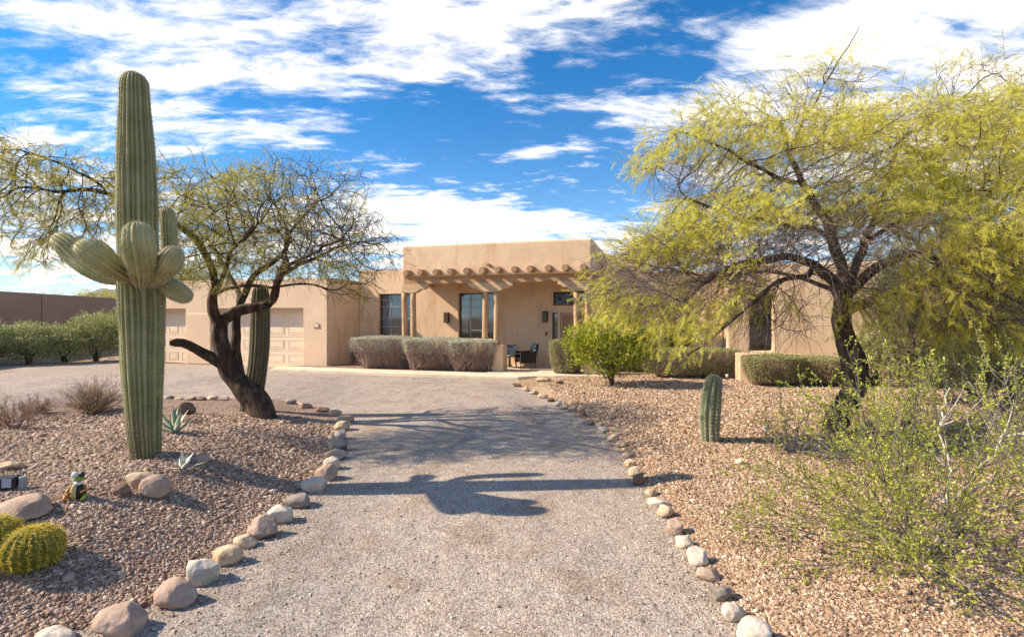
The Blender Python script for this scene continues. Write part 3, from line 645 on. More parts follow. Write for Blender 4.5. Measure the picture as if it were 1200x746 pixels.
# wooden gate, pale post by the right wing
gp = P(1034, 400, 15.0); gq = P(1100, 400, 14.6)
gt = empty('wooden_gate', (gp[0], gp[1], 0), 'brown slatted wooden gate right of the house', 'gate')
dv = Vector((gq[0]-gp[0], gq[1]-gp[1], 0)); Lg = dv.length; dv.normalize(); MG = Matrix.Translation((gp[0], gp[1], 0)) @ Matrix.Rotation(math.atan2(dv.y, dv.x), 4, 'Z')
m_gate = mat('gate_wood', [(.16,.085,.055), (.27,.15,.10), (.33,.2,.14)], .85, 6, 6, isl=.4, stretch=(.4, 1, 3), bump=(.004, 30, 5))
g = MB()
for k in range(11): g.box(.02, Lg-.02, -.012, .012, .12+k*.135, .12+k*.135+.12, MG)
g.build('slat_panel', m_gate, gt, local=False)
for xx in (0, Lg*.5, Lg): MB().box(xx-.045, xx+.045, .015, .10, 0, 1.68, MG).build('gate_post', m_gate, gt, local=False)
pp = P(1109, 450, 11.5); po = MB().tube([(pp[0], pp[1], 0), (pp[0]+.01, pp[1], .8), (pp[0]-.01, pp[1], 1.62)], [.05, .047, .043], 9).build('post', m_whitetwig)
tag(po, 'pale bleached post standing among shrubs right of the gate', 'post')

# ------------------------------------------------------------------ porch furniture and pot
pt = LW(X_(429, -1.9), -1.9); pot = MB(); pot.lathe([(.085,0),(.10,.01),(.135,.24),(.155,.245),(.16,.30),(.135,.30),(.125,.26),(.01,.25)], (pt[0], pt[1], .085), 20)
tag(pot.build('flower_pot', m_terra, smooth=False, local=False), 'empty terracotta flower pot left of the grey hedges', 'pot')
m_chairg = mat('chair_shell_grey', [(.20,.24,.26), (.27,.31,.33)], .5, 9, 3)
m_rattan = mat('dark_rattan', [(.012,.011,.010), (.035,.03,.028)], .6, 60, 3, bump=(.004, 90, 2))
def checker_extra(nt, vec, c, bs):
    N = nt.nodes; L = nt.links; k = N.new('ShaderNodeTexChecker'); k.inputs['Scale'].default_value = 14; L.new(vec, k.inputs[0])
    k.inputs[1].default_value = (.55,.56,.54,1); k.inputs[2].default_value = (.03,.05,.06,1); return k.outputs[0]
m_check = mat('checked_cloth', [(.5,.5,.5), (.6,.6,.6)], .9, extra=checker_extra)
cx_, cy_ = LW(X_(596, -1.1), -1.1)
ch = empty('shell_chair', (cx_, cy_, FL), 'grey tub chair on thin legs beside the porch pier', 'chair', rz=R(-60))
bm = bmesh.new(); n = 20; prev = None
prof = [(.16,.40),(.22,.42),(.25,.50),(.27,.66),(.30,.84),(.29,.845),(.255,.66),(.235,.52),(.20,.45),(.02,.44)]
for k in range(n+1):
    a_ = math.pi*(-.12+1.24*k/n); cur = []
    for (r_, z_) in prof:
        zf = z_ if z_ < .5 else .5+(z_-.5)*(.55+.45*math.sin(max(0, min(math.pi, a_))))
        cur.append(bm.verts.new((r_*math.cos(a_), r_*math.sin(a_), zf)))
    if prev:
        for i in range(len(prof)-1): bm.faces.new((prev[i], cur[i], cur[i+1], prev[i+1]))
    prev = cur
bm_obj('seat_shell', bm, m_chairg, ch, smooth=True, local=True)
MB().lathe([(.19,.40),(.23,.41),(.235,.45),(.22,.47),(.05,.475)], n=20).build('seat', m_chairg, ch, smooth=True)
for ax, ay in ((.2,.2),(-.2,.2),(.2,-.2),(-.2,-.2)): MB().tube([(ax*.75, ay*.75, .41), (ax*1.05, ay*1.05, 0)], .012, 8).build('leg', m_black, ch)
cx_, cy_ = LW(X_(605, -.9), -.9)
tb = empty('side_table', (cx_, cy_, FL), 'small round grey side table between the two porch chairs', 'table')
MB().lathe([(.21,.0),(.22,.008),(.22,.022),(.21,.03)], (0,0,.50), 24).build('table_top', m_chairg, tb)
MB().tube([(0,0,.5), (0,0,.03)], .018, 10).build('stem', m_black, tb); MB().lathe([(.14,0),(.14,.012),(.03,.03)], n=20).build('base', m_black, tb)
bwl = LW(X_(597, -.35), -.35); bo = MB(); bo.lathe([(.10,0),(.12,.02),(.04,.06),(.035,.62),(.12,.70),(.19,.78),(.185,.785),(.10,.74),(.01,.73)], (bwl[0], bwl[1], FL), 20)
tag(bo.build('bird_bath', m_black, smooth=False, local=False), 'black pedestal bowl behind the grey porch chair', 'planter')
cx_, cy_ = LW(X_(616, -.9), -.9)
ch = empty('rattan_chair', (cx_, cy_, FL), 'dark rattan armchair with checked throw on the porch', 'chair', rz=R(-75))
o = MB().box(-.30,.30,-.30,.27,.26,.40).build('seat', m_rattan, ch); bevel(o, .03, 2)
Mb = Matrix.Translation((0,.25,.38)) @ Matrix.Rotation(R(-10), 4, 'X')
o = MB().box(-.30,.30,0,.07,0,.47, Mb).build('backrest', m_rattan, ch); bevel(o, .03, 2)
for s_ in (-1, 1): o = MB().box(s_*.33-.045, s_*.33+.045, -.30, .28, .20, .60).build('armrest', m_rattan, ch); bevel(o, .02, 2)
for ax, ay in ((.3,.26),(-.3,.26),(.3,-.27),(-.3,-.27)): MB().tube([(ax, ay, .27), (ax, ay, 0)], .016, 8).build('leg', m_black, ch)
thr = MB(); Mt = Matrix.Translation((0,.245,.40)) @ Matrix.Rotation(R(-10), 4, 'X')
thr.box(-.27,.27,-.035,-.008,.06,.48, Mt); thr.box(-.27,.27,-.035,.11,.482,.51, Mt); thr.box(-.27,.27,.085,.11,.2,.481, Mt)
tho = thr.build('throw_blanket', m_check, None, local=True)
for v in tho.data.vertices: v.co = Matrix.Translation((cx_, cy_, FL)) @ Matrix.Rotation(R(-75), 4, 'Z') @ v.co
bevel(tho, .01, 2); tag(tho, 'black and white checked throw draped over the rattan chair back', 'blanket')

# ------------------------------------------------------------------ rocks
def rock_mesh(name, c, size, m, seed, parent=None, rz=0, cuts=9, sink=.25, smooth=False):
    r_ = random.Random(seed); bm = bmesh.new(); bmesh.ops.create_icosphere(bm, subdivisions=4, radius=1)
    planes = []
    for _ in range(cuts):
        v = Vector((r_.gauss(0,1), r_.gauss(0,1), r_.gauss(0,.9))).normalized(); planes.append((v, r_.uniform(.66, .92)))
    k1, k2 = r_.uniform(0, 9), r_.uniform(0, 9)
    for v in bm.verts:
        p = v.co.copy(); p *= 1+.10*math.sin(2.1*p.x+k1+1.7*p.y)+.07*math.sin(3.3*p.z+2.2*p.y+k2)
        for n_, d_ in planes:
            q = p.dot(n_)
            if q > d_: p -= n_*(q-d_)*.97
        p *= 1+.018*math.sin(13*p.x+k2+9*p.z)+.014*math.sin(19*p.y+k1+8*p.x)+r_.uniform(-.008,.008)
        v.co = p
    M_ = Matrix.Translation((c[0], c[1], c[2]+size[2]*(1-2*sink))) @ Matrix.Rotation(rz, 4, 'Z') @ Matrix.Diagonal((*size, 1))
    for v in bm.verts: v.co = M_ @ v.co
    o = bm_obj(name, bm, m, parent, smooth=True)
    o.data.shade_smooth() if hasattr(o.data, 'shade_smooth') else None
    return o
def rock_mat(name, c1, c2, c3): return mat(name, [c1, c2, c3], .9, 7, 9, bump=(.02, 16, 9), nrough=.7, spec=.2)
RM = {'white': rock_mat('rock_white', (.38,.32,.26), (.54,.47,.40), (.68,.61,.53)),
      'tan': rock_mat('rock_tan', (.32,.22,.14), (.50,.37,.26), (.62,.49,.36)),
      'pinkish': rock_mat('rock_pink', (.25,.165,.125), (.38,.27,.215), (.50,.38,.31)),
      'grey': rock_mat('rock_grey', (.17,.145,.125), (.29,.25,.22), (.40,.35,.31)),
      'brown': rock_mat('rock_brown', (.12,.075,.055), (.22,.145,.105), (.33,.235,.175))}
ORD = ['first','second','third','fourth','fifth','sixth','seventh','eighth','ninth','tenth','eleventh','twelfth','thirteenth','fourteenth','fifteenth','sixteenth','seventeenth','eighteenth','nineteenth','twentieth','twenty-first','twenty-second','twenty-third','twenty-fourth','twenty-fifth','twenty-sixth','twenty-seventh','twenty-eighth','twenty-ninth','thirtieth']
def border(lst, hf, text, grp, seed):
    for i, (px, py, w, h, colr) in enumerate(lst):
        base = G(px, py+h*.35, .02); d = base[1]; sx_ = w/2*d/F; sz = h/2*d/F*.95
        z = max(0.0, hf(base[0], base[1])*.4)
        o = rock_mesh('border_rock', (base[0], base[1], z), (sx_*1.12, sx_*rnd.uniform(.75, .95), sz*1.14), RM[colr], seed+i, rz=rnd.uniform(-.5, .5), sink=.2, cuts=rnd.choice([7, 10, 14, 18]))
        o.data.update(); tag(o, text % (colr, ORD[i]), 'rock', grp)
Lr = [(62,744,46,20,'white'),(140,722,62,36,'pinkish'),(204,692,48,30,'pinkish'),(236,665,38,36,'white'),(266,647,38,24,'tan'),(287,631,26,16,'tan'),(307,616,32,26,'pinkish'),(327,600,32,24,'white'),
      (350,584,32,18,'grey'),(368,566,28,20,'white'),(382,551,26,22,'pinkish'),(388,541,18,18,'white'),(393,531,24,14,'grey'),(396,519,24,18,'grey'),(399,508,16,14,'white'),(402,498,18,12,'tan'),(404,490,18,10,'tan'),(392,483,16,9,'tan'),(377,479,16,8,'brown'),(357,474,18,9,'pinkish'),(340,470,13,8,'grey')]
border(Lr, zL, '%s border rock, %s from the camera in the row left of the driveway', 'rocks edging the island bed', 100)
Br = [(263,467,14,6,'pinkish'),(250,466,14,6,'tan'),(236,467,12,6,'brown'),(225,467,14,6,'pinkish'),(210,467,10,5,'tan'),(198,466,10,6,'grey')]
for i, (px, py, w, h, colr) in enumerate(Br):
    b_ = G(px, py+2, .03); d = b_[1]
    tag(rock_mesh('border_rock', (b_[0], b_[1], .03), (w/2*d/F, w/2*d/F*.8, h/2*d/F), RM[colr], 300+i, sink=.2), '%s stone, %s from the leaning trunk along the far edge of the island' % (colr, ORD[i]), 'rock', 'rocks edging the island bed')
Rr = [(884,738,36,34,'white'),(859,713,29,22,'white'),(845,691,26,20,'grey'),(829,669,24,17,'pinkish'),(818,649,22,22,'white'),(803,632,20,16,'white'),(791,614,22,24,'pinkish'),(779,597,20,15,'tan'),(769,586,24,12,'white'),(763,575,14,12,'tan'),(748,560,16,14,'brown'),(743,551,14,12,'tan'),(738,541,14,10,'tan'),(736,532,12,9,'pinkish'),(728,519,16,8,'tan'),(719,512,14,10,'tan'),(708,502,12,9,'white'),(702,497,10,6,'tan'),(692,494,8,5,'brown'),(682,484,11,9,'brown'),(671,478,12,8,'tan'),(662,475,12,7,'tan'),(654,472,12,8,'white'),(645,467,10,6,'brown'),(636,463,14,6,'tan'),(626,459,10,6,'tan'),(616,455,9,6,'tan'),(606,450,10,5,'brown')]
border(Rr, zR, '%s border rock, %s from the camera in the row right of the driveway', 'rocks edging the right yard', 200)
def lone(px, py, w, h, colr, label, seed, hf=onL, dep=.8, **k):
    p = hf(px, py); d = p[1]; tag(rock_mesh('rock', p, (w/2*d/F, w/2*d/F*dep, h/2*d/F*1.15), RM[colr], seed, sink=k.pop('sink', .18), **k), label, 'rock')
lone(20, 602, 74, 19, 'pinkish', 'large flat brownish boulder at the left behind the golden barrel', 401, cuts=12)
lone(180, 580, 42, 25, 'pinkish', 'long pinkish rock lying in front of the saguaro base', 402, rz=-.4)
lone(166, 570, 32, 20, 'tan', 'pale tan rock behind the pinkish one before the saguaro', 403, cuts=12)
lone(143, 581, 20, 18, 'brown', 'small dark rock, leftmost of the three by the saguaro', 404)
lone(237, 543, 18, 13, 'pinkish', 'small rock right of the little agave near the saguaro', 405)
lone(216, 485, 26, 16, 'brown', 'dark brown rounded rock behind the spiky agave', 406)
lone(10, 549, 30, 9, 'tan', 'flat tan stone at the left edge of the island', 407)
lone(45, 484, 20, 10, 'pinkish', 'small stone beside the dry shrub at the left', 408)
lone(636, 447, 18, 5, 'tan', 'flat stepping stone near the end of the porch slab', 409, hf=onR)
lone(655, 450, 10, 5, 'brown', 'small stone right of the flat stepping stone', 410, hf=onR)
lone(822, 433, 20, 8, 'tan', 'tan stone at the foot of the citrus bush hedge', 411, hf=onR)

# ------------------------------------------------------------------ cacti
def ribbed(pts, rad, nrib, depth, m, parent, name, sub=5, tipround=True, spines=None, spk=1.0, twist=0.0):
    """ribbed column through pts (world) with radii; returns ridge points for the spines"""
    pts = [Vector(p) for p in pts]
    # resample with catmull-rom
    P_, R_ = [], []
    n = len(pts)
    for i in range(n-1):
        p0, p1, p2, p3 = pts[max(i-1,0)], pts[i], pts[i+1], pts[min(i+2,n-1)]
        r0, r1, r2, r3 = rad[max(i-1,0)], rad[i], rad[i+1], rad[min(i+2,n-1)]
        K = max(2, int((p2-p1).length/.045))
        for k in range(K):
            t = k/K; a = [2*p1, (p2-p0)*t, (2*p0-5*p1+4*p2-p3)*t*t, (3*p1-p0-3*p2+p3)*t**3]
            P_.append((a[0]+a[1]+a[2]+a[3])*.5); R_.append(.5*(2*r1+(r2-r0)*t+(2*r0-5*r1+4*r2-r3)*t*t+(3*r1-r0-3*r2+r3)*t**3))
    P_.append(pts[-1]); R_.append(rad[-1])
    if tipround:
        T = (P_[-1]-P_[-2]).normalized(); rl = R_[-1]; base = P_[-1].copy()
        for k in range(1, 9):
            a = k/8*math.pi/2; P_.append(base+T*rl*1.05*math.sin(a)); R_.append(max(rl*math.cos(a), .004))
    per = nrib*sub; V = []; up = None; rid = []; acc = 0
    for i, p in enumerate(P_):
        t = (P_[min(i+1, len(P_)-1)]-P_[max(i-1, 0)]).normalized()
        if up is None: up = t.orthogonal().normalized()
        up = (up-t*up.dot(t)).normalized(); b = t.cross(up)
        for k in range(per):
            an = 2*math.pi*k/per+twist*i; ph = (k % sub)/sub; c_ = abs(math.cos(math.pi*ph))**1.0
            rb_ = k//sub; wob = 1+.016*math.sin(i*.13+rb_*2.3)+.014*math.sin(i*.37+rb_*1.1)+.02*math.sin(rb_*4.1); an += .35/nrib*math.sin(rb_*3.7+i*.045)*2
            r_ = R_[i]*(1-depth+depth*c_)*wob; dirv = up*math.cos(an)+b*math.sin(an); q = p+dirv*r_; V.append(q)
            if k % sub == 0: rid.append((q, dirv, t, R_[i], i))
    Fc = []
    for i in range(len(P_)-1):
        for k in range(per): Fc.append((i*per+k, i*per+(k+1) % per, (i+1)*per+(k+1) % per, (i+1)*per+k))
    o = np_mesh(name, np.array([tuple(v) for v in V]), np.array(Fc), m, parent, smooth=True)
    # close the tip
    return o, rid
def spine_mesh(rids, m, parent, ln, per=5, step=1, wd=.0022, name='spines', out=.6):
    V, Fc = [], []
    for (q, dv, t, r_, i) in rids:
        if i % step: continue
        s_ = t.cross(dv)
        for k in range(per):
            d_ = (dv*rnd.uniform(out*.5, 1.1)+s_*rnd.uniform(-1, 1)+t*rnd.uniform(-.9, .9)).normalized(); l_ = ln*rnd.uniform(.5, 1.15)
            a = d_.orthogonal().normalized()*wd; k0 = len(V)
            V += [q-a, q+a, q+d_*l_]; Fc.append((k0, k0+1, k0+2))
    if not V: return
    o = np_mesh(name, np.array([tuple(v) for v in V]), np.array(Fc), m, parent); o['kind'] = 'stuff'; return o
def WP(px, py, d): return Vector(P(px, py, d))
# big saguaro
KL = .765; sb = onL(170, 535); D = float(sb[1])
sag = empty('saguaro', tuple(sb), 'tall green saguaro with a cluster of arms on the gravel mound', 'cactus')
pf = D/F
ribs_all = []
axis = [(171,545,19),(171,532,19.5),(169,500,22),(168,460,25),(167,420,27.5),(167,380,29.5),(166,345,30.5),(164,318,29.5),(162,295,27),(161,270,26),(160.5,240,26),(160,210,25.5),(159.5,180,24.5),(158.5,150,22.5),(158,125,20.8),(157.5,108,19.8),(157.5,100,19)]
o, rd = ribbed([WP(a, b, D) for a, b, _ in axis], [c*pf*KL for *_, c in axis], 23, .22, m_sag, sag, 'stem', sub=6); ribs_all += rd
def arm(pts, nr=16):
    global ribs_all
    o, rd = ribbed([WP(a, b, D+dd) for a, b, dd, _ in pts], [c*(D+dd)/F*(.76) for _, _, dd, c in pts], nr, .22, m_sagtip, sag, 'arm', sub=5); ribs_all += rd
arm([(150,325,.0,10),(128,322,-.03,15),(108,313,-.05,17),(90,300,-.04,17.5),(79,288,-.04,17),(74,284,-.04,15.5)])
arm([(156,326,-.12,11),(138,316,-.45,16),(122,306,-.66,18.5),(108,297,-.72,18.5),(102,293,-.73,16.5)])
arm([(165,332,-.15,9),(166,318,-.48,17),(165,303,-.68,21.5),(163,288,-.74,22.5),(162,276,-.74,20.5)], 17)
arm([(176,331,-.08,9),(186,321,-.32,14.5),(196,311,-.48,18),(200,304,-.5,17.5),(202,301,-.5,16)])
arm([(178,315,.2,7),(190,308,.32,9),(198,294,.38,10.5),(198,272,.40,11),(197,258,.40,10.8),(196.5,251,.40,9.5)])
arm([(182,322,.05,10),(196,334,.02,14),(207,341,.0,15.5),(214,345,.0,13.5)])
arm([(142,320,.2,8),(128,302,.32,11),(118,292,.36,11.5),(113,288,.36,10)])
spine_mesh(ribs_all, m_spine, sag, .026, per=5, step=1, wd=.0015)
# old saguaro behind the leaning tree
s2 = np.array([P(300, 480, 10.0)[0], 10.0, .1]); s2[2] = zL(s2[0], s2[1])
sg2 = empty('saguaro', tuple(s2), 'shorter brownish saguaro behind the leaning tree trunk', 'cactus')
ax2 = [(291,492,11.5),(293,476,12),(298,455,12),(302,430,12),(304.5,400,12),(305,375,11.8),(305.5,350,10.8),(305.5,343,10)]
o, rd = ribbed([WP(a, b, 10.0) for a, b, _ in ax2], [c*10/F*.9 for *_, c in ax2], 16, .2, m_sag2, sg2, 'stem')
spine_mesh(rd, m_spine, sg2, .035, per=3, step=1, wd=.002)
# green column cactus in the right yard
cb = onR(832, 518); d_ = float(cb[1])
cc = empty('barrel_cactus', tuple(cb), 'short green ribbed cactus standing in the tan gravel yard', 'cactus')
axc = [(832,524,8.5),(832,515,10),(831.5,495,11.6),(832.5,475,12),(834.5,458,11.3),(836,449,9.5)]
o, rd = ribbed([WP(a, b, d_) for a, b, _ in axc], [c*d_/F for *_, c in axc], 12, .36, m_cereus, cc, 'stem')
spine_mesh(rd, m_spine, cc, .038, per=9, step=1, wd=.0022)
# golden barrels
def golden(px, py, r_, label, rz=0):
    c = onL(px, py); c = Vector(c); bb = empty('golden_barrel_cactus', tuple(c), label, 'cactus', 'golden barrel cacti'); H = r_*1.7
    pts, rad = [], []
    for k in range(17):
        a = math.pi*(k/16); pts.append(c+Vector((0, 0, H*.5-H*.5*math.cos(a)-.03))); rad.append(max(r_*math.sin(a)**.8, .006))
    o, rd = ribbed(pts, rad, 22, .24, m_barrel, bb, 'stem', tipround=False)
    rd = [x for x in rd if x[0].z > c.z+.02]
    spine_mesh(rd, m_spineg, bb, .045, per=5, step=1, wd=.0022, out=.35)
golden(38, 662, .175, 'golden barrel cactus with yellow spines, the fully visible one at the left edge')
golden(-12, 650, .17, 'golden barrel cactus cut by the left edge of the photo behind the rounder one')

# agaves
def agave(px, py, n, ln, m, label, hf=onL, wid=.05, seed=0, spread=.9):
    c = Vector(hf(px, py)); r_ = random.Random(seed); root = empty('agave', tuple(c), label, 'agave')
    for i in range(n):
        az = i*2.4+r_.uniform(-.3, .3); el = R(78)-spread*(i/n)*R(62); L_ = ln*r_.uniform(.75, 1.1); V = []; Fc = []
        K = 8; pz = c+Vector((0, 0, .01)); dirh = Vector((math.cos(az), math.sin(az), 0)); side = Vector((-math.sin(az), math.cos(az), 0))
        e_ = el
        for k in range(K+1):
            t = k/K; w = wid*(math.sin(math.pi*min(1, .22+.78*t))**.8)*(1-t**4)+.002
            nrm = (dirh*-math.sin(e_)+Vector((0, 0, math.cos(e_))))
            V += [pz-side*w+nrm*w*.35, pz, pz+side*w+nrm*w*.35, pz-nrm*w*.28]
            pz = pz+(dirh*math.cos(e_)+Vector((0, 0, math.sin(e_))))*(L_/K); e_ -= r_.uniform(-.02, .06)
        for k in range(K):
            for j, jj in ((0,1),(1,2),(2,3),(3,0)): Fc.append((k*4+j, k*4+jj, k*4+4+jj, k*4+4+j))
        np_mesh('leaf', np.array([tuple(v) for v in V]), np.array(Fc), m, root, smooth=True)
agave(206, 508, 13, .36, m_agave, 'spiky grey-green agave right of the tall saguaro', wid=.033, seed=3)
agave(214, 551, 9, .22, m_agavep, 'small pale agave in front of the saguaro base', wid=.026, seed=5, spread=1.1)

# ------------------------------------------------------------------ tubes and leaves in bulk
def batch_tubes(Pt, Rd, sides=3):
    """Pt (T,K,3), Rd (T,K)"""
    T, K, _ = Pt.shape; d = np.gradient(Pt, axis=1); d /= np.linalg.norm(d, axis=2, keepdims=True)+1e-9
    ref = np.where(np.abs(d[..., 2:3]) > .9, np.array([1., 0, 0]), np.array([0, 0, 1.])); u = np.cross(d, ref); u /= np.linalg.norm(u, axis=2, keepdims=True)+1e-9; v = np.cross(d, u)
    an = 2*np.pi*np.arange(sides)/sides
    V = Pt[:, :, None]+Rd[:, :, None, None]*(u[:, :, None]*np.cos(an)[None, None, :, None]+v[:, :, None]*np.sin(an)[None, None, :, None])
    idx = np.arange(T*K*sides).reshape(T, K, sides); a = idx[:, :-1]; b = idx[:, 1:]
    Fc = np.stack([a, np.roll(a, -1, 2), np.roll(b, -1, 2), b], -1).reshape(-1, 4)
    return V.reshape(-1, 3), Fc
def unit(v): return v/(np.linalg.norm(v, axis=-1, keepdims=True)+1e-9)
def frames(d, roll=None):
    d = unit(d); r_ = unit(rng.normal(size=d.shape)) if roll is None else roll
    u = unit(np.cross(d, r_)); v = np.cross(d, u); return d, u, v
def batch_leaves(O, Dr, Ln, tmplV, tmplF, roll=None):
    d, u, v = frames(Dr, roll); L_ = Ln[:, None, None]
    V = O[:, None]+L_*(tmplV[None, :, 0:1]*d[:, None]+tmplV[None, :, 1:2]*u[:, None]+tmplV[None, :, 2:3]*v[:, None])
    n = len(tmplV); Fc = (tmplF[None]+(np.arange(len(O))*n)[:, None, None]).reshape(-1, tmplF.shape[1])
    return V.reshape(-1, 3), Fc
def frond(pairs=4, w=.2, l=.13):
    V, Fc = [], []
    for i in range(pairs):
        x = .12+.82*i/max(1, pairs-1)*.95
        for s_ in (-1, 1):
            k = len(V); V += [(x-.02, 0, 0), (x+l*.9, s_*w, .03*s_), (x+l*.25, s_*w*.25, 0)] if False else [(x-.035, 0, 0), (x+.05, s_*w, -.03), (x+l, s_*w*.55, -.02)]
            Fc.append((k, k+1, k+2))
    return np.array(V), np.array(Fc)
FR = frond(4, .20, .16); FR5 = frond(6, .15, .10)
DIA = (np.array([(0,0,0),(.45,.22,.03),(1,0,0),(.45,-.22,.03)]), np.array([(0,1,2,3)]))
LAN = (np.array([(0,0,0),(.5,.09,.02),(1,0,-.03),(.5,-.09,.02)]), np.array([(0,1,2,3)]))
def colonize(nodes, parent, att, step, kill, infl, iters, jit=.12, trop=(0,0,0), seedn=0):
    g = np.random.default_rng(seedn); nodes = [np.array(n, float) for n in nodes]; parent = list(parent)
    A = att.copy(); NP = np.array(nodes); D2 = np.linalg.norm(A[:, None]-NP[None], axis=2); near = D2.argmin(1); dist = D2.min(1); trop = np.array(trop)
    for it in range(iters):
        act = dist < infl
        if not act.any(): infl *= 1.3; 
        if len(A) == 0 or infl > 6: break
        if not act.any(): continue
        ids = np.unique(near[act]); acc = {}
        S = np.zeros((len(NP), 3)); np.add.at(S, near[act], unit(A[act]-NP[near[act]]))
        new = NP[ids]+step*unit(unit(S[ids])+g.normal(0, jit, (len(ids), 3))+trop)
        b = len(NP); NP = np.concatenate([NP, new]); parent += list(ids)
        DD = np.linalg.norm(A[:, None]-new[None], axis=2); mi = DD.argmin(1); md = DD[np.arange(len(A)), mi]
        up = md < dist-1e-6; near[up] = b+mi[up]; dist[up] = md[up]
        kp = dist > kill; A, near, dist = A[kp], near[kp], dist[kp]
        if len(NP) > 16000: break
    return NP, np.array(parent)
def resample(pts, step):
    out = [np.array(pts[0], float)]
    for a, b in zip(pts, pts[1:]):
        a, b = np.array(a, float), np.array(b, float); n = max(1, int(round(np.linalg.norm(b-a)/step)))
        for k in range(1, n+1): out.append(a+(b-a)*k/n)
    return out
def make_tree(root, limbs, att, step, kill, infl, iters, tip_r, pw, m_bk, m_tw, trunk_cut, jit, trop, seedn, limb_r, extra_att=None):
    """limbs: list of (parent limb index or None, t along it, points); limb_r: radius at both ends"""
    nodes, parent, rmin = [], [], []; starts = []
    lidx = []
    for li, (pl, pi, pts) in enumerate(limbs):
        rs = resample(pts, step); r0, r1 = limb_r[li]; idx = []; drift = np.zeros(3)
        if pl is None: prevn = -1; first = 0
        else:
            cand = lidx[pl]; prevn = min(cand, key=lambda q: np.linalg.norm(nodes[q]-rs[0])); first = 1 if len(rs) > 1 else 0
        for k in range(first, len(rs)):
            drift = (drift*.8+rng.normal(0, .02, 3)) if k > 0 else np.zeros(3); j = drift*min(1, r0/.05+.4)
            nodes.append(rs[k]+j); parent.append(prevn); t = k/(len(rs)-1); rmin.append(r0+(r1-r0)*t); prevn = len(nodes)-1; idx.append(prevn)
        lidx.append(idx)
    ns = len(nodes)
    NP, PA = colonize(nodes, parent, att, step, kill, infl, iters, jit, trop, seedn)
    n = len(NP); ch = [[] for _ in range(n)]
    for i in range(n):
        if PA[i] >= 0: ch[PA[i]].append(i)
    rad = np.zeros(n)
    order = []; st = [i for i in range(n) if PA[i] < 0]
    while st: q = st.pop(); order.append(q); st += ch[q]
    for i in reversed(order): rad[i] = tip_r if not ch[i] else sum(rad[c]**pw for c in ch[i])**(1/pw)
    for i in range(ns): rad[i] = max(rmin[i], min(rad[i], rmin[i]*1.25))
    cap = {}
    for i in order:
        if PA[i] >= 0: rad[i] = min(rad[i], rad[PA[i]])
    # chains
    thick = [[], []]; Vs = [[], []]; Fs = [[], []]; cnt = [0, 0]
    done = np.zeros(n, bool)
    stack = [(i, -1) for i in range(n) if PA[i] < 0]
    while stack:
        s0, pr = stack.pop(); chain = ([pr] if pr >= 0 else [])+[s0]; q = s0
        while ch[q]:
            c = sorted(ch[q], key=lambda k: -(rad[k]+(1 if k < ns else 0)))
            for o_ in c[1:]: stack.append((o_, q))
            q = c[0]; chain.append(q)
        if len(chain) < 2: continue
        rr = rad[chain].copy()
        if pr >= 0: rr[0] = min(rr[0], rr[1]*1.25)
        rr[-1] *= .6
        which = 0 if rr[1:].max() > trunk_cut else 1
        sides = 12 if rr[1] > .05 else (6 if rr[1] > .015 else 3)
        Pc = NP[chain]
        if len(Pc) > 3:
            Pc = Pc.copy(); Pc[1:-1] = .5*Pc[1:-1]+.25*(Pc[:-2]+Pc[2:])
        bmv, bmf = chain_tube(Pc, rr, sides, rough=.15 if rr[1] > .04 else 0)
        Vs[which].append(bmv); Fs[which].append(bmf+cnt[which]); cnt[which] += len(bmv)
    if Vs[0]: np_mesh('trunk', np.concatenate(Vs[0]), np.concatenate(Fs[0]), m_bk, root, smooth=True)
    if Vs[1]: np_mesh('branches', np.concatenate(Vs[1]), np.concatenate(Fs[1]), m_tw, root, smooth=True)['kind'] = 'stuff'
    dirs = np.zeros((n, 3)); k = PA >= 0; dirs[k] = NP[k]-NP[PA[k]]
    return NP, unit(dirs), rad, ns
def chain_tube(Pc, rr, sides, rough=0):
    K = len(Pc); t = np.gradient(Pc, axis=0); t = unit(t); up = np.array([.3, .9, .1]) if abs(t[0][2]) > .5 else np.array([0, 0, 1.])
    V = np.zeros((K, sides, 3)); an = 2*np.pi*np.arange(sides)/sides; ph = rng.uniform(0, 9)
    for i in range(K):
        up = up-t[i]*np.dot(up, t[i]); up /= np.linalg.norm(up)+1e-9; b = np.cross(t[i], up)
        q = rr[i]*(1+(rough*np.sin(3*an+ph+i*.15)+rough*.8*np.sin(5*an+i*.5+ph) if rough else 0)) if rough else np.full(sides, rr[i])
        V[i] = Pc[i]+q[:, None]*(np.cos(an)[:, None]*up+np.sin(an)[:, None]*b)
    idx = np.arange(K*sides).reshape(K, sides); a = idx[:-1]; b_ = idx[1:]
    return V.reshape(-1, 3), np.stack([a, np.roll(a, -1, 1), np.roll(b_, -1, 1), b_], -1).reshape(-1, 4)
def sprays(NP, DR, rad, sel, nper, length, droop, twr, spread, wind=(0,0,0), K=6):
    """fine arching twigs from the given nodes"""
    base = np.repeat(np.where(sel)[0], nper); T = len(base)
    O = NP[base]; d = unit(DR[base]+rng.normal(0, spread, (T, 3))+np.array(wind)); L_ = length*rng.uniform(.45, 1.25, T)
    Pt = np.zeros((T, K, 3)); Pt[:, 0] = O; cur = d
    for k in range(1, K):
        cur = unit(cur+np.array([0, 0, -droop])+rng.normal(0, .14, (T, 3))); Pt[:, k] = Pt[:, k-1]+cur*(L_/(K-1))[:, None]
    Rd = np.linspace(1, .45, K)[None]*(twr*rng.uniform(.7, 1.3, (T, 1)))
    return Pt, Rd
